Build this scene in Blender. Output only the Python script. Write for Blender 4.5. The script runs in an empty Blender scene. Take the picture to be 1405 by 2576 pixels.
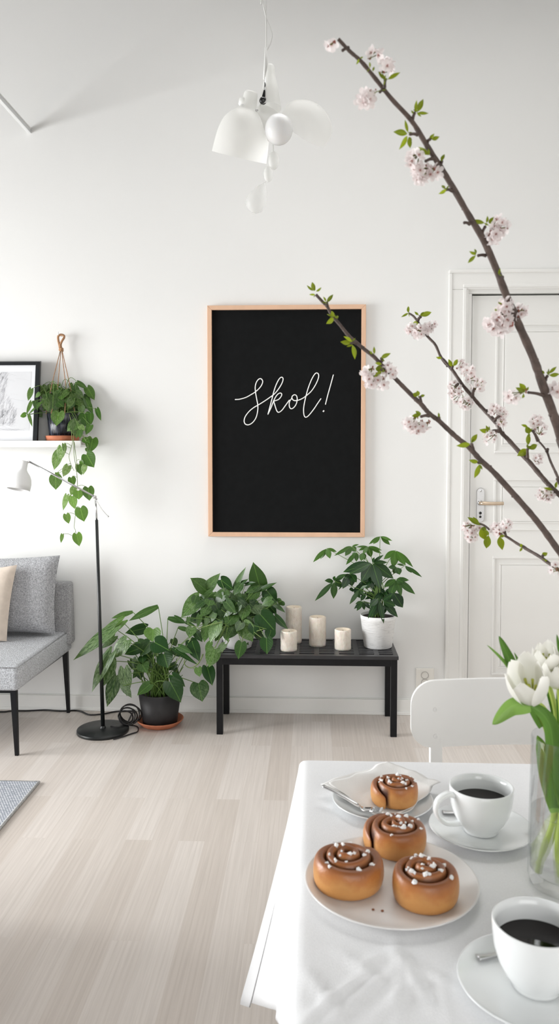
import bpy, bmesh, math, random
from mathutils import Vector, Matrix
random.seed(7)
S = bpy.context.scene
COL = S.collection
PI = math.pi
# ------------------------------------------------------------------ camera
F = 2000.0; CX = 702.5; CY = 1230.0; IW = 1405; IH = 2576
PITCH = math.radians(3.0); YAW = math.radians(2.36)
CAM = Vector((0, 0, 1.30))
RM = Matrix.Rotation(YAW, 3, 'Z') @ Matrix.Rotation(PI/2 - PITCH, 3, 'X')
def ray(px, py): return RM @ Vector(((px-CX)/F, -(py-CY)/F, -1.0))
def at_y(px, py, Y):
    d = ray(px, py); return CAM + d*((Y-CAM.y)/d.y)
def at_z(px, py, Z):
    d = ray(px, py); return CAM + d*((Z-CAM.z)/d.z)
cam = bpy.data.cameras.new('camera'); camo = bpy.data.objects.new('camera', cam); COL.objects.link(camo)
camo.location = CAM; camo.rotation_euler = (PI/2-PITCH, 0, YAW)
cam.sensor_fit = 'AUTO'; cam.sensor_width = 36; cam.lens = 36*F/IH
cam.shift_y = (CY-IH/2)/IH; cam.clip_start = .02
cam.dof.use_dof = True; cam.dof.focus_distance = 3.3; cam.dof.aperture_fstop = 10.5
S.camera = camo
D = at_z(700, 1792, 0).y            # the back wall
# ------------------------------------------------------------------ materials
class NT:
    def __init__(s, name):
        s.m = bpy.data.materials.new(name); s.m.use_nodes = True
        s.t = s.m.node_tree; s.b = s.t.nodes['Principled BSDF']; s.out = s.t.nodes['Material Output']
    def n(s, kind, **kw):
        x = s.t.nodes.new(kind)
        for k, v in kw.items():
            if k.startswith('_'): setattr(x, k[1:], v)
            else:
                x.inputs[k.replace('__', ' ')].default_value = v
        return x
    def l(s, a, ao, b, bi): s.t.links.new(a.outputs[ao], b.inputs[bi])
def rgba(c): return (c[0], c[1], c[2], 1)
def srgb(r, g, b):
    f = lambda v: ((v/255+.055)/1.055)**2.4 if v > 10 else v/255/12.92
    return (f(r), f(g), f(b))
def mat(name, col, rough=.5, metal=0, spec=.5, bump=0, bscale=50, var=0, vscale=8, coat=0, sub=0, stretch=None, detail=4):
    k = NT(name); b = k.b
    b.inputs['Base Color'].default_value = rgba(col); b.inputs['Roughness'].default_value = rough
    b.inputs['Metallic'].default_value = metal; b.inputs['Specular IOR Level'].default_value = spec
    b.inputs['Coat Weight'].default_value = coat
    if sub: b.inputs['Subsurface Weight'].default_value = sub; b.inputs['Subsurface Radius'].default_value = (.02, .015, .01); b.inputs['Subsurface Scale'].default_value = .5
    tc = k.n('ShaderNodeTexCoord'); mp = k.n('ShaderNodeMapping'); k.l(tc, 'Object', mp, 'Vector')
    if stretch: mp.inputs['Scale'].default_value = stretch
    if bump:
        no = k.n('ShaderNodeTexNoise', Scale=bscale, Detail=detail); k.l(mp, 'Vector', no, 'Vector')
        bp = k.n('ShaderNodeBump', Strength=bump, Distance=.01); k.l(no, 'Fac', bp, 'Height'); k.l(bp, 'Normal', b, 'Normal')
    if var:
        no2 = k.n('ShaderNodeTexNoise', Scale=vscale, Detail=4.0); k.l(mp, 'Vector', no2, 'Vector')
        cr = k.n('ShaderNodeValToRGB'); cr.color_ramp.elements[0].position = .3; cr.color_ramp.elements[1].position = .7
        cr.color_ramp.elements[0].color = rgba([max(0, c*(1-var)) for c in col]); cr.color_ramp.elements[1].color = rgba([min(1, c*(1+var)) for c in col])
        k.l(no2, 'Fac', cr, 'Fac'); k.l(cr, 'Color', b, 'Base Color')
    return k.m
M = {}
M['wall'] = mat('wall_paint', (.80, .80, .785), .75, spec=.2, bump=.02, bscale=220, var=.012, vscale=1.2)
M['ceil'] = mat('ceiling_paint', (.22, .22, .22), .85, spec=.1, var=.01)  # grey kept dark so less bounce light reaches the upper wall
M['trim'] = mat('trim_paint', (.80, .795, .77), .38, var=.01, vscale=3)
M['door'] = mat('door_paint', (.78, .775, .75), .35, var=.012, vscale=3)
M['gap'] = mat('door_gap_shade', (.05, .045, .04), .8, var=.1)
M['steel'] = mat('brushed_steel', (.55, .55, .55), .32, 1, var=.06, vscale=60, stretch=(1, 1, 8))
M['brass'] = mat('worn_brass', (.60, .48, .36), .35, .8, var=.08, vscale=40)
M['chrome'] = mat('chrome', (.62, .62, .62), .15, 1, var=.03)
M['darkmetal'] = mat('dark_metal', (.06, .06, .06), .25, .9, var=.2, vscale=60)
M['plastic'] = mat('outlet_plastic', (.78, .76, .71), .35, var=.02)
M['socketin'] = mat('outlet_socket', (.42, .40, .37), .4, var=.05)
M['black'] = mat('black_lacquer', (.006, .006, .007), .45, spec=.25, var=.2, vscale=20, bump=.03, bscale=90)
M['blackmetal'] = mat('black_metal', (.010, .012, .012), .38, spec=.5, var=.15, vscale=20)
M['cable'] = mat('black_cable', (.012, .011, .011), .5, var=.1)
M['canvas'] = mat('black_felt', (.0068, .0072, .0075), .9, spec=.12, bump=.05, bscale=700, var=.1, vscale=30)
M['letter'] = mat('white_lettering', (.88, .88, .86), .6, var=.01)
M['frameblk'] = mat('black_frame', (.012, .014, .016), .35, var=.1)
M['paper'] = mat('mat_board', (.80, .81, .83), .8, spec=.1, var=.01)
M['sheet'] = mat('drawing_paper', (.68, .685, .70), .85, spec=.1, var=.02, vscale=14)
M['pencil'] = mat('graphite', (.46, .465, .49), .8, var=.12, vscale=60)
M['pencil2'] = mat('graphite_dark', (.24, .25, .27), .8, var=.12, vscale=60)
M['terracotta'] = mat('terracotta', (.47, .165, .088), .75, spec=.25, var=.16, vscale=20, bump=.06, bscale=60)
M['potblack'] = mat('matte_black_pot', (.017, .015, .016), .55, var=.12, vscale=30)
M['potwhite'] = mat('white_pot', (.80, .80, .79), .5, var=.03, vscale=20)
M['soil'] = mat('potting_soil', (.022, .015, .010), .95, bump=.6, bscale=120, var=.4, vscale=80)
M['jute'] = mat('jute_rope', (.40, .22, .115), .85, bump=.3, bscale=300, var=.2, vscale=120)
M['stem'] = mat('plant_stem', (.11, .20, .035), .55, var=.25, vscale=30)
M['vine'] = mat('vine_stem', (.17, .24, .07), .55, var=.25, vscale=30)
M['bark'] = mat('cherry_bark', (.085, .058, .047), .6, bump=.25, bscale=180, var=.35, vscale=90)
M['pedicel'] = mat('blossom_stalk', (.17, .16, .035), .6, var=.3, vscale=60)
M['stamen'] = mat('blossom_centre', (.30, .085, .06), .6, var=.3, vscale=90)
M['pistil'] = mat('tulip_pistil', (.42, .45, .06), .5, var=.2, vscale=40)
M['porcelain'] = mat('white_porcelain', (.80, .82, .82), .10, coat=.3, var=.006)
M['stoneware'] = mat('white_stoneware', (.76, .75, .735), .28, var=.012)
M['coffee'] = mat('black_coffee', (.006, .003, .002), .05, spec=.22, var=.1)
M['sugar'] = mat('pearl_sugar', (.88, .87, .85), .5, sub=.3, var=.02)
M['napkin'] = mat('napkin_linen', (.83, .82, .80), .8, spec=.15, bump=.12, bscale=400, var=.015)
M['chairwhite'] = mat('chair_lacquer', (.86, .855, .835), .4, var=.012)
M['opal'] = None

def fabric(name, col, scale, var, bump, alt=None):
    k = NT(name); b = k.b; b.inputs['Roughness'].default_value = .92; b.inputs['Specular IOR Level'].default_value = .15
    tc = k.n('ShaderNodeTexCoord'); vo = k.n('ShaderNodeTexVoronoi', Scale=scale); k.l(tc, 'Object', vo, 'Vector')
    no = k.n('ShaderNodeTexNoise', Scale=scale*.7, Detail=3.0); k.l(tc, 'Object', no, 'Vector')
    cr = k.n('ShaderNodeValToRGB'); e = cr.color_ramp.elements
    e[0].position = .32; e[1].position = .68
    e[0].color = rgba(alt or [c*(1-var) for c in col]); e[1].color = rgba([min(1, c*(1+var)) for c in col])
    k.l(no, 'Fac', cr, 'Fac'); k.l(cr, 'Color', b, 'Base Color')
    bp = k.n('ShaderNodeBump', Strength=bump, Distance=.004); k.l(vo, 'Distance', bp, 'Height'); k.l(bp, 'Normal', b, 'Normal')
    return k.m
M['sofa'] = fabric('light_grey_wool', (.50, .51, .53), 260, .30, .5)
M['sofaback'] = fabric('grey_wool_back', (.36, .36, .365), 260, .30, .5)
M['cushion'] = fabric('mid_grey_wool', (.41, .415, .43), 240, .32, .5)
M['velvet'] = fabric('beige_velvet', (.72, .62, .53), 60, .05, .08)
M['cloth'] = fabric('white_linen', (.86, .865, .875), 700, .025, .10)

def rug_mat():
    k = NT('woven_rug'); b = k.b; b.inputs['Roughness'].default_value = .95; b.inputs['Specular IOR Level'].default_value = .1
    tc = k.n('ShaderNodeTexCoord'); mp = k.n('ShaderNodeMapping'); k.l(tc, 'Object', mp, 'Vector')
    br = k.n('ShaderNodeTexBrick', Scale=1.0, Mortar__Size=.0016); br.inputs['Brick Width'].default_value = .010; br.inputs['Row Height'].default_value = .0085
    br.inputs['Color1'].default_value = (.70, .71, .73, 1); br.inputs['Color2'].default_value = (.36, .38, .43, 1); br.inputs['Mortar'].default_value = (.20, .22, .26, 1); br.inputs['Bias'].default_value = -.35
    k.l(mp, 'Vector', br, 'Vector'); k.l(br, 'Color', b, 'Base Color')
    bp = k.n('ShaderNodeBump', Strength=.6, Distance=.004); bp.invert = True; k.l(br, 'Fac', bp, 'Height'); k.l(bp, 'Normal', b, 'Normal')
    return k.m
M['rug'] = rug_mat()
M['rugedge'] = mat('rug_binding', (.50, .50, .50), .95, bump=.4, bscale=200, var=.2, vscale=100)

def floor_mat():
    k = NT('whitewashed_ash'); b = k.b; b.inputs['Roughness'].default_value = .42; b.inputs['Specular IOR Level'].default_value = .35
    tc = k.n('ShaderNodeTexCoord'); mp = k.n('ShaderNodeMapping'); k.l(tc, 'Object', mp, 'Vector'); mp.inputs['Rotation'].default_value = (0, 0, PI/2)
    br = k.n('ShaderNodeTexBrick', Scale=1.0, Mortar__Size=.0006); br.inputs['Brick Width'].default_value = .85; br.inputs['Row Height'].default_value = .088
    br.offset = .37; br.inputs['Color1'].default_value = (0, 0, 0, 1); br.inputs['Color2'].default_value = (1, 1, 1, 1); br.inputs['Mortar'].default_value = (.25, .25, .25, 1)
    k.l(mp, 'Vector', br, 'Vector')
    # per-board random shade plus a long grain
    cr = k.n('ShaderNodeValToRGB'); e = cr.color_ramp.elements
    e[0].color = (.585, .525, .475, 1); e[1].color = (.67, .618, .575, 1)
    k.l(br, 'Color', cr, 'Fac')
    mp2 = k.n('ShaderNodeMapping'); k.l(tc, 'Object', mp2, 'Vector'); mp2.inputs['Scale'].default_value = (110, 2.6, 1)
    add = k.n('ShaderNodeVectorMath', _operation='MULTIPLY_ADD'); k.l(br, 'Color', add, 0); add.inputs[1].default_value = (3, 7, 0); k.l(mp2, 'Vector', add, 2)
    no = k.n('ShaderNodeTexNoise', Scale=1.0, Detail=6.0, Roughness=.6, Distortion=.4); k.l(add, 'Vector', no, 'Vector')
    cr2 = k.n('ShaderNodeValToRGB'); e = cr2.color_ramp.elements; e[0].position = .35; e[1].position = .62
    e[0].color = (.935, .93, .925, 1); e[1].color = (1.04, 1.04, 1.04, 1); k.l(no, 'Fac', cr2, 'Fac')
    # cathedral figure
    mp3 = k.n('ShaderNodeMapping'); k.l(tc, 'Object', mp3, 'Vector'); mp3.inputs['Scale'].default_value = (14, 1.1, 1)
    ad3 = k.n('ShaderNodeVectorMath', _operation='MULTIPLY_ADD'); k.l(br, 'Color', ad3, 0); ad3.inputs[1].default_value = (5, 3, 0); k.l(mp3, 'Vector', ad3, 2)
    wv = k.n('ShaderNodeTexWave', Scale=1.6, Distortion=5.0, Detail=2.0); k.l(ad3, 'Vector', wv, 'Vector')
    cr3 = k.n('ShaderNodeValToRGB'); e = cr3.color_ramp.elements; e[0].position = 0; e[1].position = .35
    e[0].color = (.965, .96, .955, 1); e[1].color = (1, 1, 1, 1); k.l(wv, 'Fac', cr3, 'Fac')
    m1 = k.n('ShaderNodeMix', _data_type='RGBA', _blend_type='MULTIPLY'); m1.inputs[0].default_value = 1
    k.t.links.new(cr.outputs['Color'], m1.inputs[6]); k.t.links.new(cr2.outputs['Color'], m1.inputs[7])
    m2 = k.n('ShaderNodeMix', _data_type='RGBA', _blend_type='MULTIPLY'); m2.inputs[0].default_value = 1
    k.t.links.new(m1.outputs[2], m2.inputs[6]); k.t.links.new(cr3.outputs['Color'], m2.inputs[7])
    k.t.links.new(m2.outputs[2], b.inputs['Base Color'])
    bp = k.n('ShaderNodeBump', Strength=.05, Distance=.003); k.l(no, 'Fac', bp, 'Height'); k.l(bp, 'Normal', b, 'Normal')
    return k.m
M['floor'] = floor_mat()

def leaf_mat(name, dark, light, pale, rough=.35, trans=.25, varieg=1.0, vein=.5):
    """tint attribute: r = dark..light, g = how variegated; UV: x along, y across."""
    k = NT(name); b = k.b; b.inputs['Roughness'].default_value = rough; b.inputs['Specular IOR Level'].default_value = .45
    at = k.n('ShaderNodeAttribute', _attribute_name='tint'); sp = k.n('ShaderNodeSeparateColor'); k.l(at, 'Color', sp, 'Color')
    uv = k.n('ShaderNodeTexCoord')
    mx = k.n('ShaderNodeMix', _data_type='RGBA'); k.l(sp, 'Red', mx, 0); mx.inputs[6].default_value = rgba(dark); mx.inputs[7].default_value = rgba(light)
    # radiating streaks for variegation
    sx = k.n('ShaderNodeSeparateXYZ'); k.l(uv, 'UV', sx, 'Vector')
    ab = k.n('ShaderNodeMath', _operation='SUBTRACT'); k.l(sx, 'Y', ab, 0); ab.inputs[1].default_value = .5
    a2 = k.n('ShaderNodeMath', _operation='ABSOLUTE'); k.l(ab, 'Value', a2, 0)
    df = k.n('ShaderNodeMath', _operation='MULTIPLY_ADD'); k.l(a2, 'Value', df, 0); df.inputs[1].default_value = -.8; k.l(sx, 'X', df, 2)
    cb = k.n('ShaderNodeCombineXYZ'); k.l(df, 'Value', cb, 'X'); k.l(a2, 'Value', cb, 'Y'); k.l(sp, 'Blue', cb, 'Z')
    mp = k.n('ShaderNodeMapping'); mp.inputs['Scale'].default_value = (4.5, 5.5, 37); k.l(cb, 'Vector', mp, 'Vector')
    no = k.n('ShaderNodeTexNoise', Scale=1.6, Detail=6.0, Roughness=.65, Distortion=1.2); k.l(mp, 'Vector', no, 'Vector')
    cr = k.n('ShaderNodeValToRGB'); cr.color_ramp.elements[0].position = .42; cr.color_ramp.elements[1].position = .68; k.l(no, 'Fac', cr, 'Fac')
    mu = k.n('ShaderNodeMath', _operation='MULTIPLY'); k.l(cr, 'Color', mu, 0); k.l(sp, 'Green', mu, 1)
    mv = k.n('ShaderNodeMath', _operation='MULTIPLY'); k.l(mu, 'Value', mv, 0); mv.inputs[1].default_value = varieg
    m2 = k.n('ShaderNodeMix', _data_type='RGBA'); k.l(mv, 'Value', m2, 0); k.t.links.new(mx.outputs[2], m2.inputs[6]); m2.inputs[7].default_value = rgba(pale)
    # midrib and side veins
    mr = k.n('ShaderNodeMapRange', From__Min=.0, From__Max=.035, To__Min=vein, To__Max=0.0); k.l(a2, 'Value', mr, 'Value')
    m3 = k.n('ShaderNodeMix', _data_type='RGBA'); k.l(mr, 'Result', m3, 0); k.t.links.new(m2.outputs[2], m3.inputs[6]); m3.inputs[7].default_value = rgba([min(1, c*1.7+.02) for c in light])
    k.t.links.new(m3.outputs[2], b.inputs['Base Color'])
    wv = k.n('ShaderNodeMath', _operation='MULTIPLY'); k.l(df, 'Value', wv, 0); wv.inputs[1].default_value = 42
    sn = k.n('ShaderNodeMath', _operation='SINE'); k.l(wv, 'Value', sn, 0)
    bp = k.n('ShaderNodeBump', Strength=.06, Distance=.002); k.l(sn, 'Value', bp, 'Height'); k.l(bp, 'Normal', b, 'Normal')
    tr = k.n('ShaderNodeBsdfTranslucent'); k.t.links.new(m3.outputs[2], tr.inputs['Color'])
    ms = k.n('ShaderNodeMixShader'); ms.inputs[0].default_value = trans
    k.l(k.b, 'BSDF', ms, 1); k.l(tr, 'BSDF', ms, 2); k.l(ms, 'Shader', k.out, 'Surface')
    return k.m
M['pothos'] = leaf_mat('pothos_leaf', (.009, .044, .008), (.095, .20, .028), (.30, .42, .20), .34)
M['shelfpothos'] = leaf_mat('bright_pothos_leaf', (.020, .075, .010), (.15, .30, .035), (.45, .55, .28), .38, .3)
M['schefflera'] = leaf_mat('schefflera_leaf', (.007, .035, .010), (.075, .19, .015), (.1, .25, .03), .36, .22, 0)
M['cherryleaf'] = leaf_mat('cherry_leaf', (.10, .145, .006), (.28, .35, .010), (.3, .4, .1), .45, .4, 0, .35)
M['tulipleaf'] = leaf_mat('tulip_leaf', (.045, .14, .008), (.24, .42, .085), (.3, .45, .2), .4, .35, .25, .15)

def petal_mat(name, c, c2, trans):
    k = NT(name); b = k.b; b.inputs['Roughness'].default_value = .6; b.inputs['Specular IOR Level'].default_value = .2
    uv = k.n('ShaderNodeTexCoord'); sx = k.n('ShaderNodeSeparateXYZ'); k.l(uv, 'UV', sx, 'Vector')
    cr = k.n('ShaderNodeValToRGB'); e = cr.color_ramp.elements; e[0].position = .0; e[1].position = .3; e[0].color = rgba(c2); e[1].color = rgba(c)
    k.l(sx, 'X', cr, 'Fac'); k.l(cr, 'Color', b, 'Base Color')
    tr = k.n('ShaderNodeBsdfTranslucent'); k.l(cr, 'Color', tr, 'Color'); ms = k.n('ShaderNodeMixShader'); ms.inputs[0].default_value = trans
    k.l(k.b, 'BSDF', ms, 1); k.l(tr, 'BSDF', ms, 2); k.l(ms, 'Shader', k.out, 'Surface'); return k.m
M['petal'] = petal_mat('blossom_petal', (.97, .915, .91), (.90, .66, .64), .5)
M['tulip'] = petal_mat('tulip_petal', (.90, .89, .84), (.62, .68, .30), .35)

def opal(name, clear):
    k = NT(name); b = k.b; b.inputs['Base Color'].default_value = (.86, .86, .84, 1); b.inputs['Roughness'].default_value = .28
    no = k.n('ShaderNodeTexNoise', Scale=6.0); cr = k.n('ShaderNodeValToRGB'); cr.color_ramp.elements[0].color = (.84, .84, .82, 1); cr.color_ramp.elements[1].color = (.88, .88, .86, 1)
    k.l(no, 'Fac', cr, 'Fac'); k.l(cr, 'Color', b, 'Base Color')
    tr = k.n('ShaderNodeBsdfTranslucent', Color=(.92, .92, .9, 1)); m1 = k.n('ShaderNodeMixShader'); m1.inputs[0].default_value = .45
    k.l(b, 'BSDF', m1, 1); k.l(tr, 'BSDF', m1, 2)
    tp = k.n('ShaderNodeBsdfTransparent', Color=(.97, .97, .97, 1)); m2 = k.n('ShaderNodeMixShader'); m2.inputs[0].default_value = clear
    k.l(m1, 'Shader', m2, 1); k.l(tp, 'BSDF', m2, 2); k.l(m2, 'Shader', k.out, 'Surface'); return k.m
M['opal'] = opal('opal_glass', .12); M['opal2'] = opal('frosted_thin_glass', .5); M['opal3'] = opal('frosted_sheer_glass', .72)
M['globe'] = mat('white_glass_globe', (.84, .84, .84), .25, sub=.2, var=.006)

def thin_glass():
    k = NT('clear_glass'); lw = k.n('ShaderNodeLayerWeight', Blend=.42); no = k.n('ShaderNodeTexNoise', Scale=5.0)
    cr = k.n('ShaderNodeValToRGB'); cr.color_ramp.elements[0].position = .72; cr.color_ramp.elements[1].position = 1
    cr.color_ramp.elements[0].color = (.992, .996, .994, 1); cr.color_ramp.elements[1].color = (.66, .69, .69, 1); k.l(lw, 'Facing', cr, 'Fac')
    tp = k.n('ShaderNodeBsdfTransparent'); k.l(cr, 'Color', tp, 'Color'); gl = k.n('ShaderNodeBsdfGlossy', Roughness=.03)
    fr = k.n('ShaderNodeFresnel', IOR=1.45); ml = k.n('ShaderNodeMath', _operation='MULTIPLY'); k.l(fr, 'Fac', ml, 0); ml.inputs[1].default_value = .38
    ms = k.n('ShaderNodeMixShader'); k.l(ml, 'Value', ms, 0); k.l(tp, 'BSDF', ms, 1); k.l(gl, 'BSDF', ms, 2); k.l(ms, 'Shader', k.out, 'Surface'); return k.m
def water_mat():
    k = NT('vase_water'); g = k.n('ShaderNodeBsdfGlass', IOR=1.33, Roughness=0.0); no = k.n('ShaderNodeTexNoise', Scale=5.0); cr = k.n('ShaderNodeValToRGB')
    cr.color_ramp.elements[0].color = (.95, .96, .945, 1); cr.color_ramp.elements[1].color = (.96, .97, .955, 1); k.l(no, 'Fac', cr, 'Fac'); k.l(cr, 'Color', g, 'Color')
    tp = k.n('ShaderNodeBsdfTransparent'); ms = k.n('ShaderNodeMixShader'); ms.inputs[0].default_value = .62; k.l(g, 'BSDF', ms, 1); k.l(tp, 'BSDF', ms, 2); k.l(ms, 'Shader', k.out, 'Surface'); return k.m
M['glass'] = thin_glass(); M['water'] = water_mat()

def dough_mat():
    k = NT('baked_dough'); b = k.b; b.inputs['Roughness'].default_value = .38; b.inputs['Specular IOR Level'].default_value = .45
    ge = k.n('ShaderNodeNewGeometry'); sx = k.n('ShaderNodeSeparateXYZ'); k.l(ge, 'Normal', sx, 'Vector')
    tc = k.n('ShaderNodeTexCoord'); no = k.n('ShaderNodeTexNoise', Scale=32.0, Detail=5.0); k.l(tc, 'Object', no, 'Vector')
    n2 = k.n('ShaderNodeMath', _operation='MULTIPLY_ADD'); k.l(no, 'Fac', n2, 0); n2.inputs[1].default_value = .9; n2.inputs[2].default_value = -.45
    ad = k.n('ShaderNodeMath', _operation='ADD'); k.l(sx, 'Z', ad, 0); k.l(n2, 'Value', ad, 1)
    cr = k.n('ShaderNodeValToRGB'); cr.color_ramp.elements.new(.5); cr.color_ramp.elements.new(.75); e = cr.color_ramp.elements
    e[0].position = .0; e[0].color = (.56, .27, .085, 1); e[1].position = .22; e[1].color = (.45, .17, .047, 1)
    e[2].position = .55; e[2].color = (.31, .108, .034, 1); e[3].position = 1; e[3].color = (.24, .085, .032, 1)
    k.l(ad, 'Value', cr, 'Fac')
    at = k.n('ShaderNodeAttribute', _attribute_name='tint'); sp = k.n('ShaderNodeSeparateColor'); k.l(at, 'Color', sp, 'Color')
    mx = k.n('ShaderNodeMix', _data_type='RGBA'); k.l(sp, 'Red', mx, 0); k.t.links.new(cr.outputs['Color'], mx.inputs[6]); mx.inputs[7].default_value = (.055, .016, .008, 1)
    k.t.links.new(mx.outputs[2], b.inputs['Base Color'])
    nb = k.n('ShaderNodeTexNoise', Scale=260.0, Detail=3.0); k.l(tc, 'Object', nb, 'Vector')
    bp = k.n('ShaderNodeBump', Strength=.18, Distance=.002); k.l(nb, 'Fac', bp, 'Height'); k.l(bp, 'Normal', b, 'Normal'); return k.m
M['dough'] = dough_mat()
M['filling'] = mat('cinnamon_filling', (.050, .016, .008), .55, bump=.5, bscale=300, var=.4, vscale=120)
M['crumb'] = mat('cinnamon_crumb', (.22, .08, .03), .8, var=.2, vscale=300)

def timber(name, c):
    return mat(name, c, .5, spec=.3, var=.05, vscale=18, stretch=(1, 1, .15), bump=.04, bscale=80)
M['oak'] = timber('pale_wood_frame', (.70, .455, .31)); M['tablewood'] = timber('table_wood', (.62, .58, .52))

def ribbed_pot():
    k = NT('glossy_ribbed_black'); b = k.b; b.inputs['Roughness'].default_value = .25
    tc = k.n('ShaderNodeTexCoord'); mp = k.n('ShaderNodeMapping'); mp.inputs['Scale'].default_value = (130, 130, 2.5); k.l(tc, 'Object', mp, 'Vector')
    no = k.n('ShaderNodeTexNoise', Scale=1.0, Detail=3.0); k.l(mp, 'Vector', no, 'Vector')
    cr = k.n('ShaderNodeValToRGB'); e = cr.color_ramp.elements; e[0].position = .45; e[1].position = .8; e[0].color = (.008, .009, .014, 1); e[1].color = (.07, .08, .11, 1)
    k.l(no, 'Fac', cr, 'Fac'); k.l(cr, 'Color', b, 'Base Color')
    bp = k.n('ShaderNodeBump', Strength=.7, Distance=.003); k.l(no, 'Fac', bp, 'Height'); k.l(bp, 'Normal', b, 'Normal'); return k.m
M['ribbed'] = ribbed_pot()
def crackle():
    k = NT('white_crackled_pot'); b = k.b; b.inputs['Roughness'].default_value = .55
    tc = k.n('ShaderNodeTexCoord'); mp = k.n('ShaderNodeMapping'); mp.inputs['Scale'].default_value = (26, 26, 170); k.l(tc, 'Object', mp, 'Vector')
    no = k.n('ShaderNodeTexNoise', Scale=1.0, Detail=5.0, Roughness=.7); k.l(mp, 'Vector', no, 'Vector')
    cr = k.n('ShaderNodeValToRGB'); e = cr.color_ramp.elements; e[0].position = .32; e[1].position = .46; e[0].color = (.60, .60, .59, 1); e[1].color = (.82, .82, .81, 1)
    k.l(no, 'Fac', cr, 'Fac'); k.l(cr, 'Color', b, 'Base Color')
    bp = k.n('ShaderNodeBump', Strength=.6, Distance=.003); k.l(no, 'Fac', bp, 'Height'); k.l(bp, 'Normal', b, 'Normal'); return k.m
M['crackle'] = crackle()
def wax():
    k = NT('carved_wax'); b = k.b; b.inputs['Roughness'].default_value = .6; b.inputs['Subsurface Weight'].default_value = .25; b.inputs['Subsurface Scale'].default_value = .01
    tc = k.n('ShaderNodeTexCoord'); mp = k.n('ShaderNodeMapping'); mp.inputs['Scale'].default_value = (75, 75, 42); k.l(tc, 'Object', mp, 'Vector')
    no = k.n('ShaderNodeTexNoise', Scale=1.0, Detail=4.0, Roughness=.65); k.l(mp, 'Vector', no, 'Vector')
    cr = k.n('ShaderNodeValToRGB'); e = cr.color_ramp.elements; e[0].position = .3; e[1].position = .6; e[0].color = (.74, .655, .555, 1); e[1].color = (.86, .79, .70, 1)
    k.l(no, 'Fac', cr, 'Fac'); k.l(cr, 'Color', b, 'Base Color')
    bp = k.n('ShaderNodeBump', Strength=.9, Distance=.004); k.l(no, 'Fac', bp, 'Height'); k.l(bp, 'Normal', b, 'Normal'); return k.m
M['wax'] = wax()
M['waxtop'] = mat('smooth_wax', (.80, .70, .57), .5, sub=.25, var=.04, vscale=30)

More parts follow.
